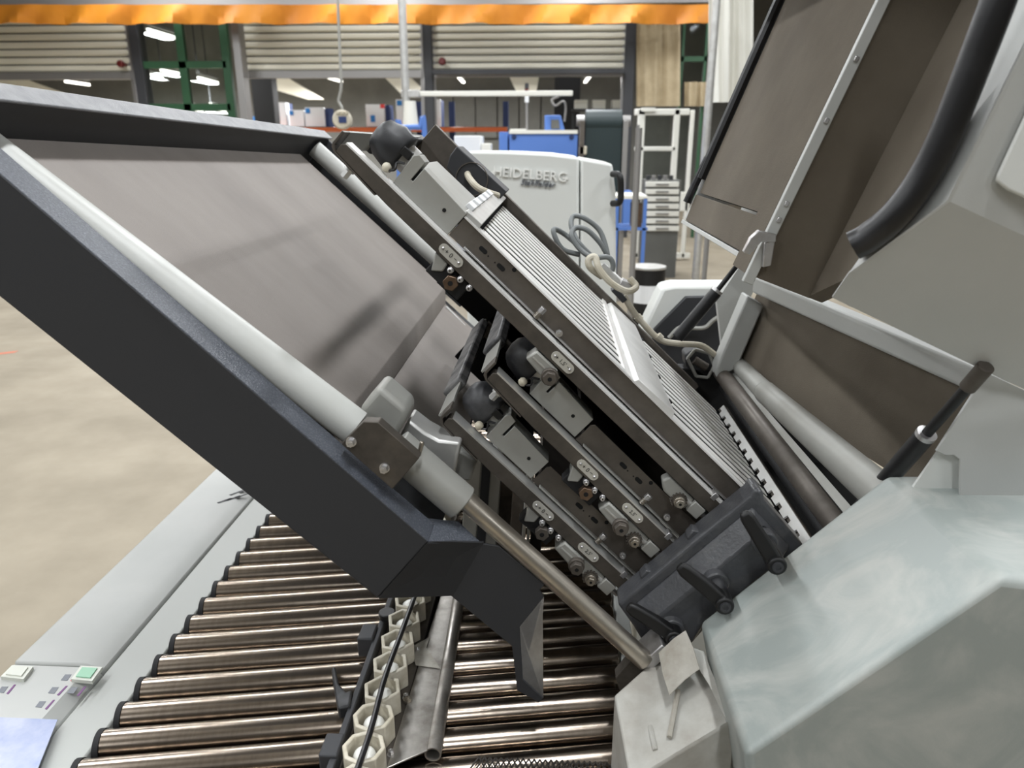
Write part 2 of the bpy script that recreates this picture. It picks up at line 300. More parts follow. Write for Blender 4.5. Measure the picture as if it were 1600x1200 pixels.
tk = fin('fabric_strip', MB().prism([atz(640, 1013, ZT + .021), atz(672, 995, ZT + .021), atz(666, 1012, ZT + .021), atz(688, 1045, ZT + .021), atz(650, 1040, ZT + .021)], (0, 0, 0.0006)), M['tape'], PL)
# mesh belt
mb = MB(); a = atz(805, 1188, ZT + .004)
bx0, bx1, by1 = a.x, 0.12, a.y
for i in range(40):
    x = bx0 - 0.05 + i * 0.0075
    for s in (1, -1):
        p = V((x, by1, ZT + 0.006)); q = V((x + s * 0.06, by1 - 0.12, ZT + 0.006))
        mb.prism([p, p + V((.002, 0, 0)), q + V((.002, 0, 0)), q], (0, 0, 0.002))
mbo = fin('mesh_belt', mb, M['mesh'], smooth=False); mbo['kind'] = 'stuff'; tag(mbo, 'dark wire mesh belt lying on the rollers at the bottom edge', 'mesh belt')

a = atz(-30, 557, 0.0); b = atz(22, 551, 0.0); fm = fin('floor_mark', MB().prism([a, b, b + V((0, 0.05, 0)), a + V((0, 0.05, 0))], (0, 0, 0.002)), M['redmark']); tag(fm, 'short orange red paint mark on the concrete floor at left', 'floor mark')
# ================================================================== catch tray
Y1, Y2 = 0.80, 1.97
TR = thing('catch_tray', 'large anthracite sloping sheet tray with grey lining and white tubes', 'tray', F(-0.3, 1.3, -0.33))
mb = MB().prism([at(x, y, Y1) for x, y in ((590, 935), (669, 846))] + [F(-0.80, Y1, -0.205), F(-0.80, Y1, -0.328)], (0, 0.004, 0)); fin('side_panel', mb, M['anth'], TR, 0.002)
fu, fn_ = UN(669, 846, Y1)
fin('side_flange', MB().prism([F(-0.80, Y1 + 0.0005, -0.2085), F(fu, Y1 + 0.0005, fn_ - 0.003), F(fu, Y1 + 0.0005, fn_ + 0.0005), F(-0.80, Y1 + 0.0005, -0.2045)], (0, 0.044, 0)), M['anth_top'], TR, 0.0008)
Y1b = 0.85
mb = MB().prism([at(590, 935, Y1), at(669, 846, Y1), at(756, 848, Y1b), at(708, 931, Y1b)], (0, 0.004, 0)); fin('end_panel', mb, M['anth'], TR, 0.0)
mb = MB().sheet([at(669, 846, Y1), at(752, 848, Y1b), at(716, 815, Y1b + .01), at(662, 809, Y1b + 0.01)], 0.003); fin('end_flange', mb, M['anth_top'], TR)
hk = [(703, 930), (750, 849), (779, 853), (851, 914), (843, 922), (850, 932), (812, 980), (817, 1062), (849, 1091), (842, 1098), (808, 1079), (800, 1010)]
fin('hook_plate', MB().ppoly(hk, Y1b, 0.003), M['anth'], TR, 0.001)
mb = MB().sheet([at(850, 933, Y1b + .003), at(812, 980, Y1b + .003), at(817, 1062, Y1b + .003), at(849, 1091, Y1b + .003), at(847, 1040, Y1b + .035), at(848, 960, Y1b + .035)], 0.002); fin('hook_return', mb, M['galv'], TR)
fin('lining', MB().prism([F(u, Y1 + 0.045, n) for u, n in ((-0.70, -0.222), (-0.172, -0.222), (-0.168, -0.2235), (-0.138, -0.255), (-0.142, -0.259), (-0.174, -0.228), (-0.70, -0.228))], (0, 1.89 - Y1 - 0.045, 0)), M['floor_felt'], TR, 0.003)
fin('lower_lining', MB().prism([F(-0.148, 1.0, -0.261), F(0.03, 1.0, -0.261), F(0.03, 1.89, -0.261), F(-0.148, 1.89, -0.261)], DN * 0.006), M['floor_felt'], TR, 0.001)
fin('tray_base', MB().ubox(-0.70, 0.04, Y1 + 0.05, Y2, -0.275, -0.268), M['anth'], TR)
fin('inner_wall', MB().ubox(-0.80, -0.08, Y1 + 0.004, Y1 + 0.04, -0.30, -0.23), M['anth'], TR)
fin('near_tube', MB().cyl(F(-0.80, 0.870, -0.2395), F(-0.152, 0.870, -0.1985), 0.0235, 0.0235, 32), M['tubew'], TR)
fin('far_tube', MB().cyl(F(-0.64, 1.93, -0.196), F(-0.215, 1.95, -0.196), 0.021, 0.021, 24), M['tubew'], TR)
def wall4(u0, u1, u2, u3, ya, yb, n0, n1): return MB().hull8([F(u0, ya, n0), F(u1, ya, n0), F(u1, ya, n1), F(u0, ya, n1)], [F(u2, yb, n0), F(u3, yb, n0), F(u3, yb, n1), F(u2, yb, n1)])
fin('end_wall', wall4(-0.700, -0.694, -0.650, -0.644, Y1 + 0.004, Y2 + 0.02, -0.268, -0.167), M['anth'], TR, 0.001)
fin('end_flange_top', wall4(-0.722, -0.690, -0.670, -0.640, Y1 - 0.08, Y2 + 0.05, -0.1665, -0.1625), M['flange'], TR, 0.002)
fin('far_side_panel', MB().ubox(-0.645, -0.1, Y2 + 0.02, Y2 + 0.03, -0.26, -0.168), M['anth'], TR, 0.002)
br = fin('bracket', MB().ppoly([(533, 694), (568, 659), (591, 660), (655, 716), (613, 765)], 0.815, 0.018), M['rail'], TR, 0.001)
bolt(br, at(549, 690, 0.815), 0.0048, M['galv'], 0.007); bolt(br, at(601, 731, 0.815), 0.0048, M['galv'], 0.007)
fin('sleeve', MB().cyl(F(-0.10, 0.868, -0.181), F(0.016, 0.868, -0.181), 0.0245, seg=32), M['box'], TR, 0.002)
fin('pin', MB().cyl(at(654, 712, 0.84), at(660, 690, 0.84), 0.0028), M['steel'], TR, 0.001)
mb = MB().ppoly([(560, 640), (592, 603), (636, 640), (636, 655), (610, 700), (575, 690)], 0.90, 0.06); fin('moulded_block', mb, M['box'], TR, 0.008, seg=4)
mb = MB().ppoly([(620, 690), (638, 656), (664, 676), (686, 688), (720, 692), (708, 748), (680, 770)], 0.93, 0.05); fin('moulded_bracket', mb, M['alu'], TR, 0.004)
for q in ([(668, 702), (720, 705), (746, 720), (735, 752), (712, 752)],): fin('side_block', MB().ppoly(q, 1.0, 0.08), M['box'], TR, 0.004)
p0 = [at(688, 483, 1.86), at(698, 479, 1.86), at(730, 512, 1.86), at(722, 523, 1.86)]
fin('stop_pad', MB().sheet(p0, 0.01), M['alu'], TR, 0.002)
# shaft
S = thing('steel_shaft', 'worn round steel shaft running from tray sleeve to corner box', 'shaft', F(0.345, 0.862, -0.2))
fin('rod', MB().cyl(F(-0.05, 0.866, -0.172), F(0.345, 0.846, -0.172), 0.0135, seg=32), M['steel'], S, 0.002)
fin('shoe', MB().ppoly([(1000, 1040), (1035, 1008), (1048, 1020), (1014, 1052)], 0.84, 0.05), M['galv'], S, 0.002)
fin('foot_plate', MB().ppoly([(962, 1060), (995, 1020), (1030, 1030), (972, 1090)], 0.87, 0.02), M['rail'], S, 0.001)

# ================================================================== fold plates
YN, YFR = 0.95, 1.50
def scale_plate(root, uc, nr, txt, size=0.0088):
    mb = MB(); pts = []
    for k in range(13): t = math.pi / 2 - math.pi * k / 12; pts.append((uc + 0.012 + 0.0068 * math.cos(t), nr + 0.0068 * math.sin(t)))
    for k in range(13): t = -math.pi / 2 - math.pi * k / 12; pts.append((uc - 0.012 + 0.0068 * math.cos(t), nr + 0.0068 * math.sin(t)))
    o = fin('scale_plate', mb.prism([F(u, YN - 0.0015, n) for u, n in pts], (0, 0.0014, 0)), M['label'], root)
    for s in (-1, 1): fin('rivet', MB().sphere(F(uc + s * 0.0135, YN - 0.0016, nr), 0.0023, 10), M['galv'], o)
    text('print', txt, size, M['ink'], o, F(uc, YN - 0.0018, nr), DU, DN, 0.0001)
def fold_plate(us, nr, label, second, upper):
    R = thing('fold_plate', label, 'fold plate', F(us + 0.15, 1.2, nr - 0.03), 'stacked fold plates')
    ue = 0.316
    fin('rail', MB().prism([F(us - 0.190, YN, nr - 0.006), F(us - 0.10, YN, nr - 0.0105), F(ue, YN, nr - 0.0105), F(ue, YN, nr + 0.0095), F(us - 0.185, YN, nr + 0.0095), F(us - 0.190, YN, nr + 0.006)], (0, 0.022, 0)), M['rail'], R, 0.0008)
    fin('rail_cap', MB().ubox(us - 0.186, ue - 0.002, YN - 0.0003, YN + 0.026, nr + 0.0096, nr + 0.0120), M['bright'] if upper else M['alu'], R)  # zinc cap; on the upper plate its highlight is painted near-white
    fin('corner_strap', MB().prism([F(us - 0.199, YN - .001, nr + 0.000), F(us - 0.197, YN - .001, nr - 0.0050), F(us - 0.190, YN - .001, nr - 0.0085), F(us - 0.12, YN - .001, nr - 0.0125), F(us - 0.12, YN - .001, nr - 0.0105), F(us - 0.189, YN - .001, nr - 0.0062), F(us - 0.1955, YN - .001, nr + 0.000), F(us - 0.1955, YN - .001, nr + 0.019), F(us - 0.199, YN - .001, nr + 0.019)], (0, 0.03, 0)), M['rail'], R, 0.0006)
    fin('end_strap', MB().ubox(us - 0.199, us - 0.1955, YN + 0.03, YFR, nr - 0.0125, nr + 0.019), M['box'], R, 0.0006)
    if not upper:
        fin('strap_sleeve', MB().ubox(us - 0.206, us - 0.188, YN + 0.12, YFR - 0.02, nr - 0.016, nr + 0.022), M['sleeve'], R, 0.004)
    else:
        fin('strap_sleeve', MB().ubox(us - 0.206, us - 0.188, YN + 0.20, YFR + 0.05, nr - 0.014, nr + 0.018), M['dusty_rubber'], R, 0.004)
    fin('far_rail', MB().ubox(us - 0.190, 0.35, YFR - 0.004, YFR + 0.02, nr - 0.0105, nr + (0.056 if upper else 0.02)), M['rail'], R, 0.001)
    fin('far_dark_skirt', MB().ubox(max(us - 0.19, -0.195), 0.35, YFR + 0.004, YFR + 0.018, nr - (0.17 if upper else 0.088), nr - 0.0105), M['gapshade'], R)  # black sheet added so the gap below the far rail shows dark
    bolt(R, F(us - 0.165, YN + 0.012, nr - 0.0135), 0.0055, M['alu'], 0.010, -DN, 'rubber_foot')
    # side plate; its holes are flat inlays, their shade put in as black
    n0, n1 = nr + 0.0130, nr + (0.0455 if upper else 0.048); u0 = us - 0.020 if upper else us - 0.036
    sp_ = fin('side_plate', MB().prism([F(u0, YN + 0.024, n0), F(ue + 0.02, YN + 0.024, n0), F(ue + 0.02, YN + 0.024, n1), F(u0 + 0.004, YN + 0.024, n1), F(u0, YN + 0.024, n1 - 0.005)], (0, 0.003, 0)), M['plate'], R, 0.0005)
    fin('lip', MB().ubox(us + 0.005 if upper else u0 + 0.012, ue, YN + 0.017, YN + 0.0245, nr + 0.0150, nr + 0.0175), M['galv'] if upper else M['box'], R, 0.0005)
    for (du, dn, L) in ((0.026, 0.030, 0.0035), (0.058, 0.030, 0.0035), (0.073, 0.040, 0.0), (0.036, 0.029, -1), (0.048, 0.029, -1)):
        if not upper: du += 0.014; dn += 0.004
        r = 0.0030 if L >= 0 else 0.0011; L = max(L, 0.0); pts = []
        for k in range(9): t = math.pi / 2 - math.pi * k / 8; pts.append((us + du + L + r * math.cos(t), nr + dn + r * math.sin(t)))
        for k in range(9): t = -math.pi / 2 - math.pi * k / 8; pts.append((us + du - L + r * math.cos(t), nr + dn + r * math.sin(t)))
        fin('hole', MB().prism([F(u, YN + 0.0235, n) for u, n in pts], (0, 0.0008, 0)), M['void'], sp_)
    # motor box
    if upper: ub0, ub1, nb0, nb1 = us - 0.116, us - 0.021, nr + 0.012, nr + 0.049
    else: ub0, ub1, nb0, nb1 = us - 0.130, us - 0.040, nr + 0.015, nr + 0.052
    yb = YN + 0.022; hgt = nb1 - nb0
    prof = [(ub0, nb0), (ub1, nb0), (ub1, nb1), (ub0 + 0.018, nb1 + 0.004), (ub0 + 0.018, nb0 + hgt * 0.50), (ub0 + 0.0145, nb0 + hgt * 0.50), (ub0 + 0.0145, nb1 + 0.010), (ub0 + 0.003, nb1 + 0.012), (ub0 - 0.002, nb1 + 0.006)]
    bxo = fin('motor_box', MB().prism([F(u, yb, n) for u, n in prof], (0, 0.035, 0)), M['box'], R, 0.0008)
    fin('box_core', MB().ubox(ub0 + 0.001, ub1 - 0.001, yb + 0.004, yb + 0.03, nb0, nb1 - 0.002), M['void'], bxo)
    fin('hole', MB().cyl(F(ub1 - 0.024, yb - 0.0006, nb0 + hgt * 0.55), F(ub1 - 0.024, yb + 0.0002, nb0 + hgt * 0.55), 0.0026, seg=14), M['void'], bxo)
    # motor under rubber cap
    cu, cn = ub0 - 0.030, nr + 0.042
    mo = fin('motor', MB().cyl(F(ub0 + 0.002, yb + 0.03, cn), F(ub0 - 0.022, yb + 0.03, cn), 0.019, seg=24), M['alu'], R, 0.002)
    fin('connector', MB().ubox(ub0 - 0.018, ub0 - 0.004, yb + 0.001, yb + 0.012, cn + 0.003, cn + 0.014), M['black'], mo, 0.001)
    fin('cream_plug', MB().sphere(F(ub0 - 0.018, yb + 0.002, nr + 0.020), 0.0065, 12), M['cup'], mo)
    fin('wire', MB().tube([F(ub0 - 0.015, yb, nr + 0.018), F(ub0 - 0.008, yb - 0.003, nr + 0.026), F(ub0 - 0.012, yb, nr + 0.034), F(ub0 - 0.004, yb, nr + 0.040)], 0.0016, 6), M['rubber'], mo)
    mb = MB(); rings = []
    prof2 = ((-0.014, 0.0275), (-0.020, 0.0285), (-0.034, 0.0275), (-0.046, 0.0255), (-0.055, 0.0205), (-0.060, 0.0135), (-0.062, 0.004)); sg = 26; ax = F(0, yb + 0.028, cn) - F(0, 0, 0)
    for (du, r) in prof2:
        rings.append([mb.bm.verts.new(F(ub0 + du, yb + 0.028 + r * (1 + 0.07 * math.sin(3 * t + du * 300)) * math.cos(t), cn + r * (1 + 0.07 * math.sin(3 * t + du * 300) + 0.05 * math.cos(7 * t)) * math.sin(t))) for t in [2 * math.pi * k / sg for k in range(sg)]])
    for a, b in zip(rings, rings[1:]):
        for k in range(sg): mb.bm.faces.new([a[k], a[(k + 1) % sg], b[(k + 1) % sg], b[k]])
    mb.bm.faces.new(rings[-1]); mb.bm.faces.new(rings[0][::-1])
    rc = fin('rubber_cap', mb, M['dusty_rubber'], R, 0)
    if 'sharp_edge' in rc.data.attributes: rc.data.attributes.remove(rc.data.attributes['sharp_edge'])
    if not upper: fin('rear_dark_sheet', MB().ubox(us - 0.15, us - 0.03, YN + 0.09, YFR, nr - 0.002, nr + 0.002), M['gapshade'], R)  # black sheet added to cover bright glints between the lower plates
    # scale plates
    scale_plate(R, us, nr, '+ 0 \u2212'); scale_plate(R, us + second[0], nr, second[1], 0.0078)
    # adjusters below the rail
    def hexpart(u, n, r, m, name, y=YN + 0.004, h=0.014, col=True):
        mb = MB(); c = F(u, y, n); mb.cyl(c + DY * 0.02, c - DY * (h * 0.4), r * 1.28, seg=20); hexa(mb, c - DY * (h * 0.4), NY, r * 1.08, h * 0.6)
        o = fin(name, mb, m, R, 0.0008); fin('socket', MB().cyl(c - DY * (h * 1.0 + 0.0004), c - DY * (h - 0.001), r * 0.34, seg=6), M['void'], o); return o
    mb = MB(); c = F(us + 0.023, YN + 0.006, nr - 0.026); hexa(mb, c, NY, 0.0105, 0.012); hn = fin('stop_nut', mb, M['plate'] if nr < -0.1 else M['brass'], R, 0.0008)
    fin('bore', MB().cyl(c - DY * 0.0126, c - DY * 0.011, 0.0034, seg=12), M['void'], hn)
    fin('stop_block', MB().ubox(us - 0.012, us + 0.045, YN + 0.008, YN + 0.03, nr - 0.040, nr - 0.0115), M['blackst'], R, 0.002)
    fin('stop_wing', MB().prism([F(us - 0.018, YN + 0.004, nr - 0.0115), F(us + 0.004, YN + 0.004, nr - 0.0115), F(us + 0.006, YN + 0.004, nr - 0.024), F(us - 0.006, YN + 0.004, nr - 0.034)], (0, 0.03, 0)), M['box'], R, 0.002)
    for du in (0.012, 0.029, 0.045):
        c = F(us + du, YN + 0.004, nr - 0.0128); hexpart(us + du, nr - 0.0145, 0.0034, M['galv'], 'screw', YN + 0.002, 0.008)
    k = us + second[0]
    kb = fin('adjuster_block', MB().prism([F(k - 0.040, YN - 0.004, nr - 0.030), F(k - 0.036, YN - 0.004, nr - 0.012), F(k + 0.004, YN - 0.004, nr - 0.012), F(k + 0.004, YN - 0.004, nr - 0.034), F(k - 0.006, YN - 0.004, nr - 0.034)], (0, 0.03, 0)), M['box'], R, 0.0025)
    fin('ridge', MB().ubox(k - 0.034, k - 0.012, YN - 0.0052, YN - 0.0038, nr - 0.0225, nr - 0.0205), M['alu'], kb)
    hexpart(k, nr - 0.0245, 0.0092, M['plate'], 'adjuster_nut', YN - 0.006, 0.014)
    v = 0.252
    fin('pinion_arm', MB().prism([F(v - 0.034, YN + 0.004, nr - 0.012), F(v - 0.038, YN + 0.004, nr - 0.024), F(v - 0.024, YN + 0.004, nr - 0.034), F(v + 0.016, YN + 0.004, nr - 0.034), F(v + 0.016, YN + 0.004, nr - 0.012)], (0, 0.02, 0)), M['box'], R, 0.003)
    pn = MB(); c = F(v, YN, nr - 0.028)
    for i in range(14):
        t = 2 * math.pi * i / 14; q = c + (DU * math.cos(t) + DN * math.sin(t)) * 0.0105; pn.cyl(q, q + DY * 0.012, 0.0016, seg=6)
    pn.cyl(c, c + DY * 0.012, 0.0098, seg=20); fin('pinion', pn, M['plate'], R)
    hexpart(v, nr - 0.028, 0.0064, M['steel'], 'pinion_nut', YN - 0.002, 0.009)
    cb = fin('stop_cube', MB().ubox(0.268, 0.289, YN - 0.002, YN + 0.024, nr - 0.030, nr - 0.0115), M['box'], R, 0.0012)
    fin('cube_screw', MB().cyl(F(0.288, YN + 0.008, nr - 0.021), F(0.303, YN + 0.008, nr - 0.021), 0.0042, seg=6), M['galv'], R, 0.0005)
    fin('cube_washer', MB().cyl(F(0.258, YN + 0.008, nr - 0.021), F(0.268, YN + 0.008, nr - 0.021), 0.0055, seg=14), M['alu'], R)
    fin('clip', MB().ubox(0.278, 0.286, YN - 0.001, YN + 0.014, nr + 0.006, nr + 0.0165), M['galv'], R, 0.0008)
    # spring bolt and screws on the side plate
    us_, sn = (-0.073, nr + 0.0155) if upper else (0.221, nr + 0.0155)
    sb = fin('spring_bolt', MB().cyl(F(us_, YN + 0.010, sn), F(us_, YN + 0.010, sn + 0.013), 0.0024), M['galv'], R)
    for i in range(5): fin('coil', MB().ring(F(us_, YN + 0.010, sn + 0.001 + i * 0.0018), F(us_, YN + 0.010, sn + 0.0019 + i * 0.0018), 0.0045, 0.0026, 14), M['steel'], sb)
    fin('bolt_head', MB().cyl(F(us_, YN + 0.010, sn + 0.010), F(us_, YN + 0.010, sn + 0.018), 0.0052, seg=6), M['galv'], sb, 0.0006)
    uq, nq = (-0.034, nr + 0.022) if upper else (0.266, nr + 0.026)
    bolt(R, F(uq, YN + 0.017, nq), 0.0036, M['galv'], 0.005)
    # plate body; black on the upper plate, painting the shade between bars
    nb = nr + (0.0362 if upper else 0.026)
    bd = fin('plate_body', MB().ubox(us - 0.03, 0.405, YN + 0.030, YFR - 0.004, nb - 0.006, nb), M['gapshade'] if upper else M['plate'], R)
    return R, bd
TILT[:] = (0.016, -0.208)
P1 = fold_plate(-0.208, 0.033, 'uppermost of three fold plates with bright slatted grille and longest rail', (0.202, "+ 1,5' \u2212"), True)
TILT[:] = (0.030, 0.127)
P2 = fold_plate(0.127, -0.0575, 'middle fold plate of the stack, between the slatted plate and lowest', (0.092, "2,5'"), False)
TILT[:] = (0.024, 0.127)
P3 = fold_plate(0.127, -0.1465, 'lowest fold plate of the stack, right above steel shaft and rollers', (0.092, "2,5'"), False)
R1 = P1[0]; nG = 0.071; TILT[:] = (0.016, -0.208)
fin('top_flange', MB().ubox(-0.228, 0.33, YN + 0.021, YN + 0.044, 0.0765, 0.0785), M['bright'], R1)
TILT[:] = (0.0, 0.0); NB = 13; sp0 = (YFR - 0.006 - (YN + 0.046)) / NB
b1 = b2 = None
for i in range(NB):
    off = (0, i * sp0, 0)
    if b1 is None:
        b1 = fin('grille_bar', MB().ubox(-0.20, 0.074, YN + 0.050, YN + 0.050 + sp0 * 0.55, nG - 0.0018, nG), M['bars'], R1, 0.0008)
        b2 = fin('grille_bar', MB().ubox(0.155, 0.404, YN + 0.050, YN + 0.050 + sp0 * 0.55, nG - 0.0018, nG), M['bars'], R1, 0.0008)
    else: dup(b1, off, R1); dup(b2, off, R1)
fin('cross_beam', MB().hull8([F(0.086, YN + 0.022, nG), F(0.163, YN + 0.022, nG), F(0.160, YN + 0.022, nG + 0.010), F(0.090, YN + 0.022, nG + 0.009)], [F(0.086, YFR - 0.005, nG), F(0.163, YFR - 0.005, nG), F(0.160, YFR - 0.005, nG + 0.010), F(0.090, YFR - 0.005, nG + 0.009)]), M['bright'], R1, 0.001)
fin('beam_lip', MB().ubox(0.072, 0.082, YN + 0.03, YFR - 0.005, nG - 0.001, nG + 0.003), M['bars'], R1)
for i in range(4):
    yk = YN + 0.07 + i * 0.12; fin('beam_notch_shade', MB().ubox(0.1605, 0.1645, yk, yk + 0.012, nG + 0.004, nG + 0.0108), M['void'], R1)  # dark blocks that paint the shade in the notches
pts = []; NT = 13; Lc = YFR - 0.01 - (YN - 0.02)
for i in range(NT):
    ya = YN - 0.02 + Lc * i / NT; yb_ = ya + Lc / NT * 0.55; yc = ya + Lc / NT
    pts += [(ya, nG), (yb_, nG), (yb_ + 0.002, nG + 0.0075), (yc - 0.001, nG + 0.0075)]
fin('comb_edge', MB().prism([F(0.414, y, n) for y, n in pts] + [F(0.414, YFR - 0.01, nG + 0.0175), F(0.414, YN - 0.02, nG + 0.0175)], DU * 0.003), M['bright'], R1)
fin('comb_notch_shade', MB().ubox(0.403, 0.432, YN - 0.01, YFR - 0.01, nG - 0.012, nG - 0.001), M['gapshade'], R1)  # black strip that paints the shade behind the comb teeth
fin('mouth_strip', MB().ubox(0.418, 0.430, YN - 0.02, YFR, nG + 0.002, nG + 0.018), M['rail'], R1)
# top crossbar, connector, panels at the upper end
cbx = fin('crossbar', MB().ubox(-0.232, -0.205, YN + 0.03, YFR - 0.01, nG + 0.004, nG + 0.014), M['alu'], R1, 0.001)
for i in range(5): fin('terminal', MB().ubox(-0.238, -0.226, YN + 0.06 + i * 0.07, YN + 0.10 + i * 0.07, nG + 0.012, nG + 0.019), M['card'], cbx, 0.001)
fin('cover_panel', MB().ubox(-0.325, -0.232, YN + 0.05, YN + 0.28, 0.070, 0.075), M['box'], R1, 0.001)
cb = fin('end_cover', MB().ppoly([(698, 262), (703, 243), (714, 228), (792, 300), (757, 335), (720, 290)], 1.40, 0.09), M['anth'], R1, 0.002)
mb = MB(); c = at(737, 280, 1.398); mb.ring(c, c + DY * 0.004, 0.030, 0.0285, 28); fin('cover_port', mb, M['plate'], cb)
fin('port_cable', MB().tube([at(730, 270, 1.41), at(733, 278, 1.38), at(745, 292, 1.36), at(760, 300, 1.36), at(778, 306, 1.38)], 0.006), M['beige'], cb)
# ================================================================== clamp bracket with levers
B = thing('clamp_bracket', 'anthracite cast bracket with three black clamp levers holding the fold plates', 'bracket', F(0.34, 0.92, -0.17))
YC = 0.905
outline = [(0.287, -0.162), (0.288, -0.10), (0.289, 0.0), (0.292, 0.078), (0.287, 0.090), (0.299, 0.095), (0.310, 0.087), (0.40, 0.079), (0.40, 0.03), (0.396, -0.085), (0.404, -0.11), (0.42, -0.20), (0.33, -0.172)]
fin('casting', MB().prism([F(u, YC, n) for u, n in outline], (0, 0.04, 0)), M['cast'], B, 0.005, seg=3)
ridge = [(0.302, -0.152), (0.303, 0.071), (0.385, 0.067), (0.385, -0.085), (0.40, -0.12), (0.345, -0.16)]
mb = MB().hull8([F(u, YC, n) for u, n in ridge], [F(u, YC - 0.030, n) for u, n in ((0.324, -0.136), (0.324, 0.052), (0.374, 0.050), (0.374, -0.085), (0.386, -0.118), (0.352, -0.146))]); fin('raised_rib', mb, M['cast'], B, 0.003)
for n_ in (0.003 - 0.02, -0.087 - 0.018):
    fin('lug', MB().prism([F(0.298, YC + 0.012, n_ - 0.012), F(0.284, YC + 0.012, n_ - 0.008), F(0.282, YC + 0.012, n_ + 0.006), F(0.298, YC + 0.012, n_ + 0.014)], (0, 0.02, 0)), M['cast'], B, 0.002)
for tip, piv, yl in (((1166, 806), (1211, 878), 0.822), ((1066, 888), (1130, 940), 0.826), ((986, 950), (1052, 992), 0.856)):
    c = at(*piv, yl); tp = at(*tip, yl + 0.008); d = (c - tp); L = d.length; d.normalize(); s = d.cross(NY).normalized()
    mid = tp + d * (L * 0.55) - NY * 0.002
    mb = MB()
    def sect(p, wd, th): return [p + s * wd - DY * th, p + s * wd + DY * th, p - s * wd + DY * th, p - s * wd - DY * th]
    secs = [sect(tp - d * 0.006, 0.006, 0.004), sect(tp + d * 0.004, 0.0088, 0.006), sect(mid, 0.0096, 0.007), sect(c + d * 0.002, 0.0098, 0.010)]
    vs = [[mb.bm.verts.new(p) for p in q] for q in secs]
    mb.bm.faces.new(vs[0]); mb.bm.faces.new(vs[-1][::-1])
    for a, b in zip(vs, vs[1:]):
        for i in range(4): mb.bm.faces.new([a[i], b[i], b[(i + 1) % 4], a[(i + 1) % 4]])
    lv = fin('clamp_lever', mb, M['black'], B, 0.0035, seg=3)
    fin('lever_hub', MB().cyl(c - DY * 0.012, c + DY * 0.015, 0.0118, seg=24), M['black'], lv, 0.002)
    mb = MB().cyl(c - DY * 0.0135, c - DY * 0.011, 0.0072, seg=20); mb.ring(c - DY * 0.0145, c - DY * 0.013, 0.0066, 0.0034, 18); fin('hub_screw', mb, M['dark'], lv)
    fin('lever_stud', MB().cyl(c + DY * 0.012, c + DY * (0.90 - yl), 0.0115, seg=24), M['dusty_rubber'], lv, 0.001)
    fin('lever_collar', MB().cyl(V((c.x, 0.864, c.z)), V((c.x, 0.88, c.z)), 0.0165, seg=24), M['cast'], lv, 0.002)
# black plate added to cut off the background and keep the gaps dark
FRM = fin('far_dark_plate', MB().box((0.02, 1.56, 0.80), (0.62, 1.60, 1.14)), M['blackst'], bevel=0.003); tag(FRM, 'black plate added behind the stacked fold plates to darken the gaps', 'backing plate')
mb = [([(x0 + 9, 700), (x1 + 9, 700), (x1 - 6, 905), (x0 - 6, 905)], yy, m) for x0, x1, yy, m in ((722, 745, 1.22, 'box'), (745, 762, 1.26, 'dark'), (760, 777, 1.24, 'box'), (777, 797, 1.28, 'rail'), (797, 816, 1.23, 'plate'), (816, 822, 1.21, 'alu'), (824, 829, 1.21, 'box'), (830, 848, 1.27, 'blackst'))]
GP = thing('guide_posts', 'row of grey and dark guide strips standing behind the steel shaft', 'guide strips', at(790, 905, 1.24))
GP.name = 'guide_strip_stand'; WL[GP.name] = at(790, 905, 1.24)
for q, y, m in mb: fin('upright', MB().ppoly(q, y, 0.03), M[m], GP, 0.002)

# ================================================================== fold unit on the right
U = thing('fold_unit', 'fold roller unit with white frame beam and brown foam lined back', 'fold unit', (0.45, 1.15, 1.05))
fin('fold_roller', MB().cyl(at(1318, 836, 0.90), at(1127, 583, 1.53), 0.0165, seg=28), M['plate'], U)
fin('dark_roller', MB().cyl(at(1292, 838, 0.99), at(1130, 605, 1.55), 0.010, seg=24), M['blackst'], U)
fin('gap_dark_plate', MB().box((0.30, 0.94, 0.90), (0.66, 1.55, 0.93)), M['gapshade'], U)  # black plate added below the rollers to hide the bright floor and darken the gap
fin('roller_strip', MB().hull8([at(1322, 806, 0.92), at(1334, 796, 0.92), at(1334, 802, 0.95), at(1322, 812, 0.95)], [at(1140, 582, 1.52), at(1145, 579, 1.52), at(1145, 582, 1.54), at(1140, 586, 1.54)]), M['box'], U)
mb = MB().cyl(at(1400, 792, 0.86), at(1195, 612, 1.35), 0.0265, 0.021, 24); mb.cyl(at(1195, 612, 1.35), at(1154, 570, 1.52), 0.0195, 0.0165, 24); fin('roller_guard', mb, M['box'], U, 0.003)
fin('foam_back', MB().sheet([at(1190, 440, 1.56), at(1580, 615, 0.90), at(1490, 800, 0.90), at(1135, 575, 1.56)], 0.02), M['foam'], U)
mb = MB(); pa, pb = at(1188, 444, 1.52), at(1560, 604, 0.865)
mb.hull8([pa + V((-.016, 0, -.018)), pa + V((.016, 0, -.018)), pa + V((.016, 0, .018)), pa + V((-.016, 0, .018))], [pb + V((-.016, 0, -.015)), pb + V((.016, 0, -.015)), pb + V((.016, 0, .015)), pb + V((-.016, 0, .015))])
fin('frame_beam', mb, M['lgrey'], U, 0.006, seg=3)
fin('frame_post', MB().ppoly([(1168, 462), (1194, 478), (1152, 576), (1120, 592), (1120, 575)], 1.50, 0.05), M['lgrey'], U, 0.004)
fin('gear_housing', MB().ppoly([(1070, 555), (1085, 545), (1110, 552), (1118, 572), (1108, 592), (1088, 592), (1072, 572)], 1.56, 0.05), M['dark'], U, 0.004)
mb = MB(); q = [(1074, 560), (1086, 546), (1108, 552), (1116, 572), (1106, 590), (1088, 588)]
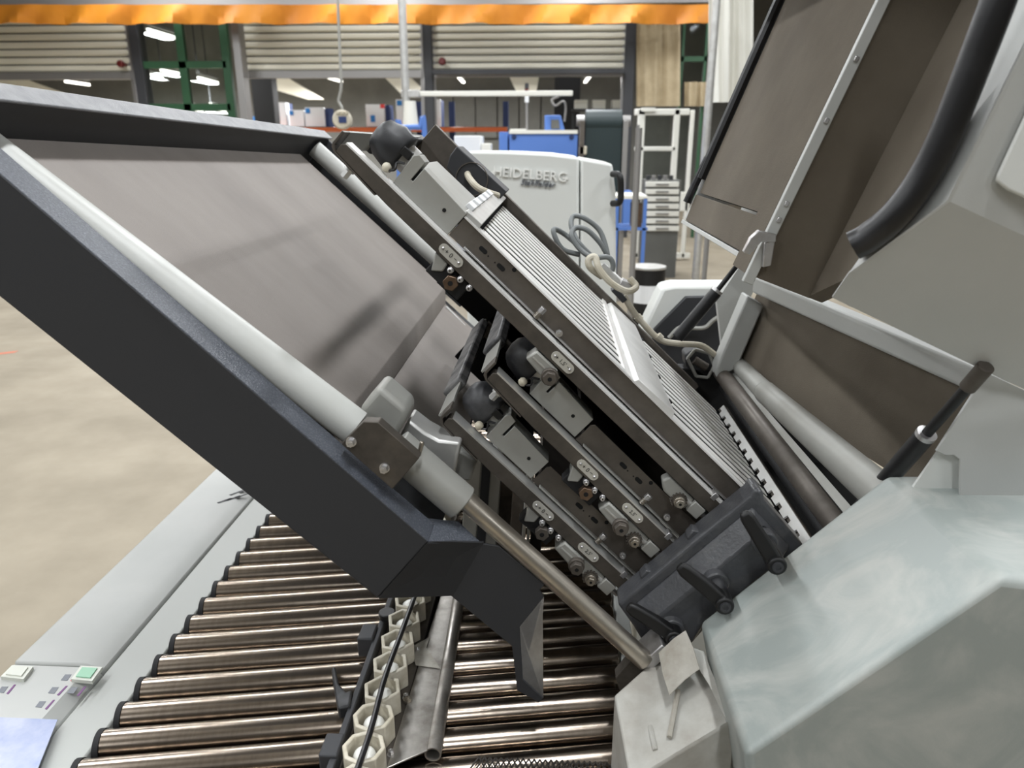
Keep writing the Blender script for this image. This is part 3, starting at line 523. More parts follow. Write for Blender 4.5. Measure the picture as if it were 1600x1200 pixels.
for i in range(6): mb.cyl(at(*q[i], 1.55), at(*q[(i + 1) % 6], 1.55), 0.0035, seg=10)
fin('gear_window', mb, M['box'], U); fin('gear_pin', MB().cyl(at(1085, 562, 1.555), at(1104, 574, 1.555), 0.009), M['plate'], U)
fin('inner_wall', MB().ppoly([(1170, 395), (1200, 410), (1165, 480), (1130, 560), (1120, 470)], 1.62, 0.02), M['lgrey'], U)
# ================================================================== raised sound hood
H = thing('sound_hood', 'raised light grey sound hood lined with brown foam', 'hood', (0.6, 1.1, 1.35))
AN = math.radians(69.5); DE = V((math.cos(AN), 0, math.sin(AN))); DM = V((math.sin(AN), 0, -math.cos(AN))); HB = V((0.262, 0, 1.462))
def Hh(e, y, m): return HB + DE * e + DY * y + DM * m        # e up the hood, m out through its skin
def hbox(mb, e0, e1, y0, y1, m0, m1): return mb.prism([Hh(e0, y0, m0), Hh(e1, y0, m0), Hh(e1, y0, m1), Hh(e0, y0, m1)], (0, y1 - y0, 0))
fin('foam_panel', hbox(MB(), 0.055, 0.75, 1.005, 1.49, 0, 0.02), M['foam'], H)
fin('foam_lip', MB().prism([Hh(-0.002, 1.0, -0.002), Hh(0.050, 1.0, -0.004), Hh(0.050, 1.0, 0.02), Hh(-0.002, 1.0, 0.02)], (0, 0.5, 0)), M['foam'], H, 0.001)
fin('foam_side_panel', MB().prism([Hh(-0.02, 0.94, 0.07), Hh(0.75, 0.94, 0.07), Hh(0.75, 0.735, 0.07), Hh(0.12, 0.735, 0.07), Hh(0.05, 0.80, 0.07)], DM * 0.02), M['foam'], H)
fin('foam_step', hbox(MB(), -0.02, 0.75, 0.934, 0.944, -0.003, 0.07), M['foam'], H)
fin('unseen_hood_top', hbox(MB(), 0.46, 0.47, 0.72, 1.515, -0.24, 0.09), M['lgrey'], H)  # out of view; added and sized to shade the foam
fin('outer_skin', hbox(MB(), -0.008, 0.76, 0.87, 1.515, 0.092, 0.098), M['lgrey'], H, 0.002)
fin('bottom_edge', hbox(MB(), -0.010, -0.003, 1.0, 1.515, -0.006, 0.036), M['lgrey'], H, 0.001)
fin('seam_rib', hbox(MB(), -0.02, 0.75, 0.94, 1.005, -0.016, 0.02), M['foam'], H)
rb = fin('seam_strip', hbox(MB(), -0.03, 0.75, 0.929, 0.939, -0.016, -0.003), M['lgrey'], H, 0.001)
for e in (0.05, 0.07, 0.17, 0.24, 0.40): fin('rivet', hbox(MB(), e, e + 0.006, 0.926, 0.932, -0.012, -0.007), M['galv'], rb, 0.0008)
fin('edge_seal', MB().tube([Hh(-0.02 + 0.1, 1.505, -0.006), Hh(0.25, 1.505, -0.006), Hh(0.5, 1.505, -0.006), Hh(0.75, 1.505, -0.006)], 0.011), M['rubber'], H)
fin('seal_end', MB().tube([Hh(0.03, 1.51, -0.012), Hh(0.06, 1.508, -0.012), Hh(0.12, 1.505, -0.010)], 0.008), M['dusty_rubber'], H)
fin('far_side_skin', hbox(MB(), 0.0, 0.76, 1.50, 1.515, -0.002, 0.034), M['lgrey'], H, 0.001)
fin('hinge_arm', MB().ppoly([(1173, 372), (1186, 360), (1213, 366), (1213, 378), (1190, 378), (1172, 398), (1162, 394)], 0.915, 0.010), M['galv'], H, 0.001)
fin('hinge_foot', MB().ppoly([(1196, 380), (1212, 372), (1205, 415), (1192, 418)], 0.918, 0.008), M['galv'], H, 0.001)
fin('black_seal', MB().tube([at(1333, 384, .735), at(1357, 371, .73), at(1400, 335, .72), at(1440, 283, .715), at(1474, 218, .71), at(1518, 110, .705), at(1560, 0, .70), at(1600, -110, .70)], 0.0142, 16), M['rubber'], H)
mb = MB(); q = [at(1326, 427, .74), at(1480, 313, .70), at(1540, 580, .80)]; nn = (q[1] - q[0]).cross(q[2] - q[0])
for a in ((1300, 465), (1660, 396), (1660, 636)): r = ray(*a); q.append(CAM + r * ((q[0] - CAM).dot(nn) / r.dot(nn)))
off = V((0.002, 0.005, 0.001))
va = [mb.bm.verts.new(p) for p in q]; vb = [mb.bm.verts.new(p + off) for p in q]
for f in ((0, 1, 2), (0, 2, 3), (1, 4, 5), (1, 5, 2)): mb.bm.faces.new([va[k] for k in f]); mb.bm.faces.new([vb[k] for k in f[::-1]])
for a, b in ((0, 1), (1, 4), (4, 5), (5, 2), (2, 3), (3, 0)): mb.bm.faces.new([va[a], vb[a], vb[b], va[b]])
fin('lower_skin', mb, M['lgrey'], H)
mb = MB(); mb.sheet([at(1480, 313, .70), q[4], at(1720, -120, .70), at(1690, -120, .70), at(1604, 65, .70)], 0.004); sk = fin('side_skin', mb, M['lgrey'], H)
mb = MB(); mb.sheet([at(1326, 427, .74), at(1480, 313, .70), at(1604, 65, .70), at(1690, -120, .70), at(1610, -120, .75), at(1545, 60, .75), at(1480, 225, .76), at(1438, 300, .765), at(1390, 355, .775), at(1345, 400, .78)], 0.003); fin('edge_skin', mb, M['lgrey'], H)
fin('hatch', MB().ppoly([(1557, 283), (1560, 272), (1610, 165), (1680, 60), (1680, 345), (1575, 297)], 0.698, 0.004), M['machine'], sk, 0.002)
lw = [(1540, 580), (1660, 636), (1660, 780), (1405, 800), (1463, 705), (1470, 713), (1480, 711), (1490, 711), (1499, 716), (1500, 728), (1496, 741), (1500, 790)]
fin('lower_panel', MB().ppoly([(1542, 582), (1660, 637), (1660, 790), (1500, 790), (1500, 732), (1500, 718), (1490, 711), (1478, 712), (1463, 705)], 0.83, 0.004), M['lgrey'], H, 0.0008)
fin('lower_backing', MB().ppoly([(1470, 700), (1520, 700), (1520, 800), (1400, 800)], 0.845, 0.004), M['machine'], H)
def gas_spring(a, b, c, r1, r2, label):
    t = thing('gas_spring', label, 'gas spring', a, 'gas springs holding the hood')
    d = (b - a).normalized()
    fin('cylinder', MB().cyl(a, b, r1, seg=24), M['rubber'], t, 0.002); fin('rod', MB().cyl(b, c, r2, seg=16), M['black'], t)
    fin('end_eye', MB().cyl(c - (c - b).normalized() * 0.03, c + (c - b).normalized() * 0.006, r2 * 1.45), M['plate'], t, 0.001)
    fin('end_ring', MB().ring(b - d * 0.002, b + d * 0.004, r1 * 1.02, r2, 20), M['galv'], t)
gas_spring(at(1340, 802, .93), at(1446, 680, .85), at(1536, 578, .79), 0.0118, 0.0062, 'black gas spring beside the grey lower cover, nearest the camera')
gas_spring(at(1058, 528, 1.48), at(1120, 455, 1.48), at(1168, 394, 1.48), 0.0125, 0.005, 'black gas spring at the far end below the foam hood')
# ================================================================== grey covers at the lower right
C = thing('machine_cover', 'large dusty grey machine cover with a sharp ridge at lower right', 'cover', (0.5, 0.7, 0.6))
A_, B_, C_, D_ = at(1386, 741, .88), at(1568, 903, .65), at(1165, 1178, .62), at(1092, 972, .85)
E_, G_ = at(1800, 742, .88), at(1800, 930, .65)
bm = MB(); vs = {k: bm.bm.verts.new(v) for k, v in dict(A=A_, B=B_, C=C_, D=D_, E=E_, G=G_, C2=C_ + V((0.07, 0.04, -0.4)), G2=G_ + V((0, 0.01, -0.4)), D2=V((D_.x + 0.16, D_.y, C_.z - 0.39)), E2=V((E_.x, E_.y, C_.z - 0.39)), A2=V((A_.x, A_.y, C_.z - 0.39)), B2=V((B_.x, B_.y + 0.01, C_.z - 0.395))).items()}
for f in ('ABCD', 'AEGB'): bm.bm.faces.new([vs[k] for k in f])
for f in (('B', 'G', 'G2', 'B2'), ('B', 'B2', 'C2', 'C'), ('D', 'C', 'C2', 'D2'), ('A', 'D', 'D2', 'A2'), ('E', 'A', 'A2', 'E2'), ('G', 'E', 'E2', 'G2'), ('D2', 'C2', 'B2', 'A2'), ('A2', 'B2', 'G2', 'E2')): bm.bm.faces.new([vs[k] for k in f])
fin('shell', bm, M['dusty'], C, 0.009, seg=4)
K = thing('corner_box', 'small light grey corner box patched with crumpled tape', 'cover', at(1050, 1130, .76))
a, b, c_, d_, e_ = at(960, 1086, .80), at(1030, 1024, .86), at(1094, 1012, .86), at(1138, 1130, .715), at(985, 1222, .69)
f_ = at(1150, 1145, .715); bm = MB(); dz = V((0, 0, -0.28))
loop = [a, b, c_, f_, d_, e_]
bm.hull8(loop, [p + dz for p in loop]); fin('shell', bm, M['dirty'], K, 0.0025)
mb = MB(); q = [at(1029, 1020, .835), at(1052, 998, .825), at(1071, 985, .818), at(1083, 1012, .81), at(1093, 1045, .79), at(1070, 1062, .78), at(1046, 1086, .768), at(1036, 1055, .80)]
mb.sheet(q, 0.0012); fin('tape_patch', mb, M['tape'], K)
mb = MB(); mb.sheet([at(1084, 1012, .83), at(1100, 1018, .82), at(1112, 1050, .79), at(1130, 1090, .755), at(1137, 1128, .722), at(1122, 1100, .745), at(1108, 1070, .77), at(1094, 1048, .80)], 0.002); fin('tape_edge', mb, M['dirty'], K)
mb = MB(); mb.tube([at(1060, 1078, .785), at(1054, 1110, .762), at(1046, 1152, .728)], 0.0035, 6); fin('tape_fold', mb, M['tape'], K)
mb = MB(); mb.tube([at(1016, 1135, .755), at(1020, 1155, .735), at(1024, 1172, .72)], 0.003, 6); fin('tape_fold', mb, M['dirty'], K)
# ================================================================== cables on the slatted plate
CB = fin('grey_cable', MB().tube([at(905, 398, 1.56), at(880, 390, 1.55), at(868, 372, 1.55), at(866, 358, 1.56), at(885, 368, 1.58), at(912, 392, 1.56), at(926, 402, 1.56), at(905, 380, 1.56), at(893, 355, 1.58), at(896, 338, 1.6), at(915, 342, 1.6), at(938, 362, 1.6), at(949, 398, 1.58), at(938, 380, 1.58), at(918, 360, 1.58), at(900, 356, 1.58), at(893, 368, 1.56), at(905, 388, 1.55), at(925, 402, 1.54), at(950, 402, 1.54), at(958, 415, 1.54), at(952, 432, 1.54)], 0.0055), M['cable']); tag(CB, 'loose loops of grey cable above the slatted fold plate', 'cable')
CX = thing('beige_cable', 'beige cable with metal plug clipped along the slatted fold plate', 'cable', at(990, 470, 1.53))
fin('lead', MB().tube([at(940, 432, 1.52), at(922, 418, 1.5), at(920, 405, 1.5), at(930, 402, 1.5), at(936, 420, 1.49), at(955, 442, 1.49), at(980, 455, 1.5), at(994, 448, 1.52), at(984, 435, 1.53)], 0.0068), M['beige'], CX)
fin('trunk', MB().tube([at(975, 462, 1.53), at(985, 480, 1.53), at(1000, 500, 1.53), at(1030, 530, 1.53), at(1060, 537, 1.53), at(1095, 540, 1.54), at(1118, 555, 1.55)], 0.0065), M['beige'], CX)
fin('plug', MB().cyl(at(938, 415, 1.54), at(972, 446, 1.54), 0.010, seg=16), M['alu'], CX, 0.001); fin('plug_collar', MB().cyl(at(968, 442, 1.54), at(984, 450, 1.54), 0.013, seg=8), M['galv'], CX, 0.001)
fin('plug_base', MB().ppoly([(955, 455), (962, 449), (980, 468), (973, 474)], 1.52, 0.03), M['dark'], CX, 0.001)
for p in ((998, 497), (1030, 527)): c = at(*p, 1.53); fin('cable_tie', MB().cyl(c - V((.004, 0, -.004)), c + V((.004, 0, -.004)), 0.0085, seg=10), M['beige'], CX)

# ================================================================== background
def pbox(mb, x0, y0, x1, y1, Y, d):
    a, b = at((x0 + x1) / 2, y0, Y), at((x0 + x1) / 2, y1, Y); l, r = at(x0, (y0 + y1) / 2, Y), at(x1, (y0 + y1) / 2, Y)
    return mb.box((l.x, Y, b.z), (r.x, Y + d, a.z))
def fbox(mb, x0, y0, x1, y1, Y, d):      # the same, standing on the floor
    a = at((x0 + x1) / 2, y0, Y); l, r = at(x0, (y0 + y1) / 2, Y), at(x1, (y0 + y1) / 2, Y); return mb.box((l.x, Y, 0), (r.x, Y + d, a.z))
def bgf(name, rect, Y, d, m, label, cat, bevel=0.0): return tag(fin(name, fbox(MB(), *rect, Y, d), M[m], bevel=bevel), label, cat)
def bg(name, rect, Y, d, m, label, cat, bevel=0.0, group=None): return tag(fin(name, pbox(MB(), *rect, Y, d), M[m], bevel=bevel), label, cat, group)
# second folding machine
HM = thing('folding_machine', 'white cover of a second folding machine with raised maker lettering', 'folding machine', at(860, 420, 2.9))
top = [(730, 236), (800, 237), (860, 240), (905, 246), (905, 1015), (730,1015)]
mc = fin('cover', MB().ppoly(top, 2.9, 0.5), M['machine'], HM, 0.01); fin('side_cover', MB().ppoly([(907, 247), (957, 256), (962, 300), (968, 1015), (907, 1015)], 2.9, 0.5), M['machine'], HM, 0.01)
fin('handle', MB().tube([at(957, 272, 2.88), at(968, 275, 2.84), at(970, 300, 2.84), at(968, 316, 2.84), at(957, 318, 2.88)], 0.012), M['black'], HM)
xd = (at(880, 279, 2.898) - at(775, 270, 2.898)); text('maker_name', 'HEIDELBERG', 0.050, M['letter'], mc, at(828, 273, 2.895), xd, (0, 0, 1), 0.004)
l0 = at(772, 270, 2.894); fin('name_dash', MB().box(l0 - V((.012, 0, .004)), l0 + V((.008, .004, .004))), M['letter'], mc); l1 = at(884, 279, 2.894); fin('name_dash', MB().box(l1 - V((.012, 0, .004)), l1 + V((.008, .004, .004))), M['letter'], mc)
text('model_name', 'Stahlfolder', 0.030, M['letterg'], mc, at(840, 287, 2.895), xd, (0, 0, 1), 0.004, 0.25)
UF = thing('delivery_unit', 'white cornered machine end with black inset panel behind the gas spring', 'machine', at(1080, 560, 2.0))
fin('shell', MB().ppoly([(990, 545), (1035, 450), (1055, 446), (1150, 446), (1150, 1180), (990, 1180)], 2.05, 0.10), M['machine'], UF, 0.01)
pn_ = fin('inset_panel', MB().ppoly([(1022, 515), (1072, 464), (1134, 463), (1137, 470), (1130, 480), (1146, 500), (1130, 535), (1130, 600), (1010, 600)], 2.035, 0.02), M['anth'], UF, 0.003)
fin('inset_pipe', MB().tube([at(1045, 528, 2.02), at(1060, 513, 2.02), at(1072, 512, 2.02), at(1100, 512, 2.02), at(1115, 500, 2.02), at(1136, 488, 2.02)], 0.006), M['box'], pn_)
# yard barrel
BR = thing('steel_drum', 'black steel drum with white label on the hall floor', 'drum', (0, 0, 0)); fl = atz(1010, 470, 0.0)
c0 = at(1012, 440, 4.6); WL[BR.name] = V((c0.x, 4.6, 0)); BR.location = WL[BR.name]
fin('drum_body', MB().cyl((c0.x, 4.6, 0), (c0.x, 4.6, at(1012, 418, 4.6).z), 0.105, seg=28), M['black'], BR, 0.004)
fin('drum_lid', MB().cyl((c0.x, 4.6, at(1012, 419, 4.6).z), (c0.x, 4.6, at(1012, 415, 4.6).z), 0.108, seg=28), M['alu'], BR, 0.003)
zl0, zl1 = at(1010, 475, 4.5).z, at(1010, 447, 4.5).z; mb = MB(); n = 9
arc = [(c0.x + 0.107 * math.sin(t), 4.6 - 0.107 * math.cos(t)) for t in [(-1.2 + 2.1 * i / n) for i in range(n + 1)]]
for (x0, y0_), (x1, y1_) in zip(arc, arc[1:]): mb.face([(x0, y0_, zl0), (x1, y1_, zl0), (x1, y1_, zl1), (x0, y0_, zl1)])
fin('drum_label', mb, M['card'], BR)
# front line of the far wall: tarpaulin, shutters, columns
WY = 14.0
TP = thing('tarpaulin', 'long orange tarpaulin hung across the top of the hall', 'tarpaulin', at(550, 38, 13))
n = 110; rows = []
for k, yy in enumerate((7, 12, 18, 24, 30, 37)):
    rows.append([at(-40 + 1150 * i / n, yy - (1.0 if k == 5 and i % 17 == 8 else 0), 13) + V((0, (0.02 + 0.012 * k) * (math.sin(i * 0.55 + 0.3 * k) + 0.6 * math.sin(i * 1.37 + k * 0.5)), 0)) for i in range(n + 1)])
fin('cloth', cloth(rows), M['orange'], TP)
fin('hanging_rail', pbox(MB(), -40, -30, 1110, 9, 13.05, 0.15), M['silver'], TP)
def shutter(rect, label):
    x0, y0, x1, y1 = rect; t = thing('roller_shutter', label, 'roller shutter', at((x0 + x1) / 2, y1, WY), 'half open roller shutters'); n = 7
    a, b = at(x0, y0, WY), at(x1, y1, WY); h = (a.z - b.z) / n; xl, xr = at(x0, (y0 + y1) / 2, WY).x, at(x1, (y0 + y1) / 2, WY).x; f = None
    for i in range(n):
        z = b.z + i * h
        if f is None:
            f = fin('slat', MB().prism([(xl, WY, z + 0.012), (xl, WY - 0.03, z + h * 0.3), (xl, WY - 0.03, z + h * 0.75), (xl, WY, z + h - 0.012), (xl, WY + 0.02, z + h - 0.012), (xl, WY + 0.02, z + 0.012)], (xr - xl, 0, 0)), M['shutter'], t)
        else: dup(f, (0, 0, i * h), t)
    fin('backing', MB().box((xl, WY + 0.02, b.z), (xr, WY + 0.05, b.z + n * h)), M['wallg'], t)
    for xx in (xl, xr): fin('guide_rail', MB().box((xx - 0.03, WY - 0.02, 0), (xx + 0.03, WY + 0.06, b.z + n * h)), M['silver'], t)
    fin('bottom_bar', MB().box((xl, WY - 0.05, b.z - 0.12), (xr, WY + 0.05, b.z)), M['silver'], t)
shutter((-40, 28, 200, 113), 'cream roller shutter half raised at the far left, left of green window')
shutter((368, 28, 658, 110), 'cream roller shutter between green window frame and dark column, half raised')
shutter((676, 28, 976, 108), 'cream roller shutter right of the dark column, above the signal lamp')
def column(x0, x1, y1, m, label, Y=WY - 0.15):
    a = at(x0, 60, Y); b = at(x1, 60, Y); tag(fin('steel_column', MB().box((a.x, Y, 0), (b.x, Y + 0.25, 5.5)), M[m], bevel=0.01), label, 'column')
column(201, 216, 0, 'dark', 'dark steel column left of the green framed window')
column(661, 674, 0, 'dark', 'dark steel column between two cream shutters in mid hall')
column(978, 994, 0, 'dark', 'dark steel column beside the tan curtain')
column(362, 374, 0, 'silver', 'pale door post right of the green framed window', WY - 0.5)
bg('header_beam', (676, 108, 976, 115), WY - 0.35, 0.2, 'dark', 'dark header beam under the right cream shutter', 'beam')
# green window
GW = thing('green_window', 'green steel window frame with two columns of glass panes', 'window', at(290, 185, WY - .1))
gx0, gx1 = at(222, 110, WY).x, at(358, 110, WY).x; z1 = at(290, 25, WY).z
for x in (gx0, (gx0 + gx1) / 2, gx1): fin('mullion', MB().box((x - 0.07, WY - 0.1, 0.0), (x + 0.07, WY, z1)), M['gframe'], GW, 0.005)
zz = [at(290, y, WY).z for y in (102, 168, 230)]; edges = [z1] + zz
for z in zz: fin('transom', MB().box((gx0, WY - 0.1, z - 0.06), (gx1, WY, z + 0.06)), M['gframe'], GW, 0.005)
for i in range(3):
    for j in range(2): fin('pane', MB().box((gx0 + j * (gx1 - gx0) / 2, WY - 0.06, edges[i + 1]), (gx0 + (j + 1) * (gx1 - gx0) / 2, WY - 0.05, edges[i])), M['glass'], GW)
# lamps of the hall behind
def strip(p, q, Y, label):
    a, b = at(*p, Y), at(*q, Y + 0.8); t = thing('strip_lamp', label, 'lamp', a, 'strip lamps in the hall behind'); d = (b - a).normalized(); s = V((-d.y, d.x, 0)).normalized() * 0.03
    fin('lamp_hanger', MB().box((a.x - .01, a.y, a.z + .1), (a.x + .01, a.y + .02, 7.0)), M['dark'], t)
    L = bpy.data.lights.new('strip_light', 'AREA'); L.shape = 'RECTANGLE'; L.size = 0.2; L.size_y = 1.0; L.energy = 150; lo = bpy.data.objects.new('strip_light', L); COL.objects.link(lo); lo.parent = t; lo.location = (0, 0.3, -0.06)
    fin('lamp_tube', MB().prism([a - s, a + s, b + s, b - s], (0, 0, 0.045)), M['tubelit'], t); fin('lamp_tray', MB().prism([a - s * 1.3 + V((0, 0, .10)), a + s * 1.3 + V((0, 0, .10)), b + s * 1.3 + V((0, 0, .10)), b - s * 1.3 + V((0, 0, .10))], (0, 0, 0.06)), M['wallg'], t)
strip((103, 129), (139, 134), 16, 'lit strip lamp under the far left shutter')
strip((231, 48), (278, 62), 15, 'lit strip lamp highest behind the green window'); strip((252, 111), (287, 118), 17, 'lit strip lamp behind the green window, middle left pane')
strip((310, 123), (340, 131), 17, 'lit strip lamp behind the green window, middle right pane'); strip((231, 117), (254, 123), 19, 'small lit strip lamp at left edge of green window')
strip((514, 123), (534, 129), 18, 'lit strip lamp beside the hanging control cord'); strip((715, 120), (724, 130), 18, 'lit strip lamp right of the dark column'); strip((922, 120), (914, 130), 18, 'lit strip lamp above the upright belt conveyor')
strip((300, 172), (316, 176), 18, 'lit strip lamp low in the green window, left of pair'); strip((330, 171), (352, 175), 18, 'lit strip lamp low in the green window, right of pair')
# things in the hall behind
for i, (r, lb) in enumerate((((205, 100, 216, 200), 'x'),)): pass
bgf('steel_stanchion', (396, 118, 428, 215), 16, 0.3, 'blackst', 'black steel stanchion behind the shutter, left of the white cartons', 'stanchion')
bgf('steel_stanchion', (866, 118, 906, 215), 16, 0.3, 'blackst', 'black steel stanchion behind the blue console', 'stanchion')
def slope(pix, Y, label): tag(fin('roof_panel', MB().ppoly(pix, Y, 0.1), M['shutter']), label, 'roof panel')
slope([(428, 122), (450, 122), (505, 155), (480, 155), (428, 140)], 19, 'pale sloping roof panel above the white cartons'); slope([(600, 120), (640, 120), (660, 138), (632, 152)], 19, 'pale sloping roof panel left of the dark column'); slope([(796, 120), (842, 120), (838, 142), (806, 142)], 19, 'pale roof panel behind the signal lamp'); slope([(-20, 122), (40, 124), (110, 150), (-20, 150)], 19, 'pale sloping roof panel at the far left')
def carton(r, blue, label, redc=False):
    t = thing('carton', label, 'carton', at((r[0] + r[2]) / 2, r[3], 17), 'cartons on the rack'); x0, y0, x1, y1 = r
    fin('carton_box', pbox(MB(), *r, 17, 0.25), M['card'], t, 0.01); fin('carton_side', pbox(MB(), x1, y0 + 1, x1 + (8 if x0 in (477, 572) else 1.5), y1, 17.1, 0.4), M['dblue'], t)
    if blue: fin('carton_print', pbox(MB(), *blue, 16.99, 0.01), M['cblue'], t)
    if redc: fin('carton_corner', pbox(MB(), x1 - 7, y0, x1, y0 + 6, 16.99, 0.01), M['cred'], t)
carton((431, 160, 447, 197), (431, 172, 434, 180), 'tall narrow white carton, leftmost on the orange rack'); carton((452, 172, 475, 198), (452, 173, 458, 180), 'small white carton with blue corner, second from left on rack')
carton((477, 168, 506, 198), (477, 169, 484, 177), 'wide white carton with blue corner left of hanging control'); carton((572, 163, 601, 198), (579, 180, 586, 191), 'white carton with red corner on the orange rack', True)
carton((619, 155, 634, 198), (620, 157, 628, 165), 'tall white carton behind the aluminium stand'); carton((676, 155, 688, 198), None, 'tall narrow white carton right of the dark column')
carton((382, 181, 390, 198), (391, 182, 399, 190), 'small carton left of the black stanchion'); 
RK = thing('pallet_rack', 'orange beam of a pallet rack carrying white cartons', 'rack', at(600, 206, 16.8))
fin('beam', pbox(MB(), 380, 199, 792, 206, 16.8, 0.15), M['rack'], RK, 0.01)
for x in (384, 655, 706, 790): a = at(x, 200, 17.3); fin('upright', MB().box((a.x - .06, 17.3, 0), (a.x + .06, 17.45, a.z + (0.55 if x > 600 else 0))), M['dblue'], RK)
fin('shelf', pbox(MB(), 380, 198.1, 792, 200, 16.96, 0.33), M['wallg'], RK)
for i in range(6): bg('wall_panel', (676 + i * 34, 150, 708 + i * 34, 215), 21.8, 0.1, 'wallg', ('grey wall panel %s in the hall behind' % ('nearest the dark column', 'second from the dark column', 'third from the dark column', 'behind the signal lamp', 'right of the signal lamp', 'beside the black stanchion')[i]), 'wall panel')
# aluminium stand with crossbar
ST = thing('gantry_stand', 'aluminium stand with a long white horizontal crossbar', 'stand', at(634, 165, 9)); WL[ST.name] = V((at(634, 165, 9).x, 9, 0)); ST.location = WL[ST.name]
fin('pole', MB().cyl((at(632, 100, 9).x, 9, 0), (at(632, 100, 9).x, 9, 3.6), 0.045), M['alu'], ST); fin('crossbar', pbox(MB(), 630, 142, 895, 150, 9, 0.06), M['white'], ST, 0.008)
fin('clamp', pbox(MB(), 626, 140, 655, 152, 8.97, 0.12), M['alu'], ST, 0.01); fin('wrap', MB().cyl(at(640, 158, 9), at(642, 202, 9), 0.07, 0.09), M['white'], ST)
fin('hose', MB().tube([at(874, 150, 9), at(862, 156, 8.98), at(868, 165, 8.98), at(880, 158, 8.98), at(884, 168, 9), at(882, 190, 9)], 0.012), M['silver'], ST)
CT = thing('crane_pendant', 'round cream crane control with blue face hanging on a cord', 'crane control', at(533, 196, 8))
fin('cord', MB().tube([at(526, -40, 8), at(530, 60, 8), at(533, 130, 8), at(531, 148, 8), at(529, 158, 8), at(534, 168, 8), at(535, 178, 8)], 0.014), M['box'], CT)
c = at(535, 187, 8); fin('control_body', MB().cyl(c - DY * 0.05, c + DY * 0.05, 0.095, seg=20), M['beige'], CT, 0.015); fin('control_face', pbox(MB(), 529, 182, 541, 192, 7.94, 0.02), M['dblue'], CT)
for x in (528, 535, 542): fin('control_button', MB().cyl(at(x, 178, 7.95), at(x, 174, 7.95), 0.02), M['beige'], CT)
SG = thing('signal_lamp', 'slim signal lamp with red and green segments on a pole', 'signal lamp', at(824, 205, 10)); fin('pole', MB().cyl(at(823, 205, 10), at(823, 160, 10), 0.014), M['silver'], SG)
for y0_, y1_, m in ((160, 150, 'card'), (150, 146, 'green'), (146, 139, 'red'), (139, 130, 'dark')): fin('segment', MB().cyl(at(823, y0_, 10), at(823, y1_, 10), 0.026), M[m], SG)
for p, lb in (((189, 100), 'dark red alarm bell at the corner of the far left shutter'), ((691, 96), 'dark red alarm bell on the shutter right of the column')):
    c = at(*p, WY - .20); t = thing('alarm_bell', lb, 'alarm bell', c); fin('bell', MB().cyl(c - DY * .06, c, 0.05, 0.07), M['red'], t, 0.01); fin('bell_base', MB().cyl(c, c + DY * .15, 0.03), M['red'], t)
# blue machine
BM_ = thing('blue_machine', 'bright blue machine cabinet with sloping console on top', 'machine', at(845, 260, 9)); WL[BM_.name] = V((at(845, 260, 9).x, 9, 0)); BM_.location = WL[BM_.name]
xl, xr = at(796, 225, 9).x, at(902, 225, 9).x; zt = at(845, 209, 9).z
fin('cabinet', MB().box((xl, 9, 0), (xr, 10.2, zt)), M['blue'], BM_, 0.01); fin('top_plate', MB().box((xl, 8.98, zt), (xr, 10.2, zt + 0.04)), M['white'], BM_)
fin('side_post', MB().box((at(780, 225, 9).x, 9, 0), (at(793, 225, 9).x, 9.4, zt + 0.02)), M['blue'], BM_, 0.005)
co_ = fin('console', MB().ppoly([(851, 206), (851, 180), (876, 180), (883, 206)], 9.1, 0.5), M['blue'], BM_, 0.01); fin('console_screen', MB().ppoly([(861, 201), (861, 187), (873, 187), (875, 201)], 9.08, 0.02), M['wallg'], co_)
for x in (803, 893): bolt(BM_, at(x, 214, 8.99), 0.02, M['dblue'], 0.01)
for i in range(7): fin('top_clip', MB().tube([at(797 + i * 3.5, 206, 9), at(799 + i * 3.5, 202, 9), at(801 + i * 3.5, 206, 9)], 0.008, 6, 3), M['white'], BM_)
bgf('white_cabinet', (710, 212, 751, 250), 8.6, 0.4, 'card', 'white cabinet left of the blue machine', 'cabinet', 0.01)
bgf('white_box', (752, 224, 766, 250), 8.6, 0.3, 'white', 'small pale box right of the white cabinet', 'box', 0.01)
BW = thing('blue_trolley', 'pale blue arched trolley frame behind the fold plate end', 'trolley', at(655, 230, 8)); 
fin('frame', MB().tube([V((at(622, 250, 8).x, 8, 0)), at(622, 210, 8), at(626, 201, 8), at(640, 199, 8), at(656, 199, 8), at(663, 204, 8), V((at(664, 250, 8).x, 8, 0))], 0.028), M['blue'], BW); fin('deck', fbox(MB(), 663, 214, 681, 250, 8, 0.5), M['blue'], BW); fin('shelf', pbox(MB(), 624, 214, 663, 216, 8, 0.4), M['white'], BW)
# upright belt conveyor
UC = thing('belt_conveyor', 'upright conveyor with dark green belt and steel frame', 'conveyor', at(942, 300, 8)); WL[UC.name] = V((at(942, 300, 8).x, 8, 0)); UC.location = WL[UC.name]
xl, xr = at(915, 200, 8).x, at(972, 200, 8).x; zt = at(942, 172, 8).z
mb = MB().box((xl, 8, 0.0), (xr, 8.25, zt - 0.1)); fin('belt', mb, M['belt'], UC); fin('belt_drum', MB().cyl((xl, 8.12, zt - 0.12), (xr, 8.12, zt - 0.12), 0.13, seg=28), M['belt'], UC)
for s, x in ((-1, xl), (1, xr)):
    fin('side_rail', MB().box((x + s * 0.01, 7.95, 0), (x + s * 0.06, 8.2, zt - 0.1)), M['plate'] if s < 0 else M['silver'], UC, 0.004); fin('bearing', MB().cyl((x + s * 0.01, 8.1, zt - 0.1), (x + s * 0.09, 8.1, zt - 0.1), 0.055), M['silver'], UC)
fin('motor', pbox(MB(), 905, 228, 917, 242, 7.95, 0.1), M['beige'], UC, 0.01)
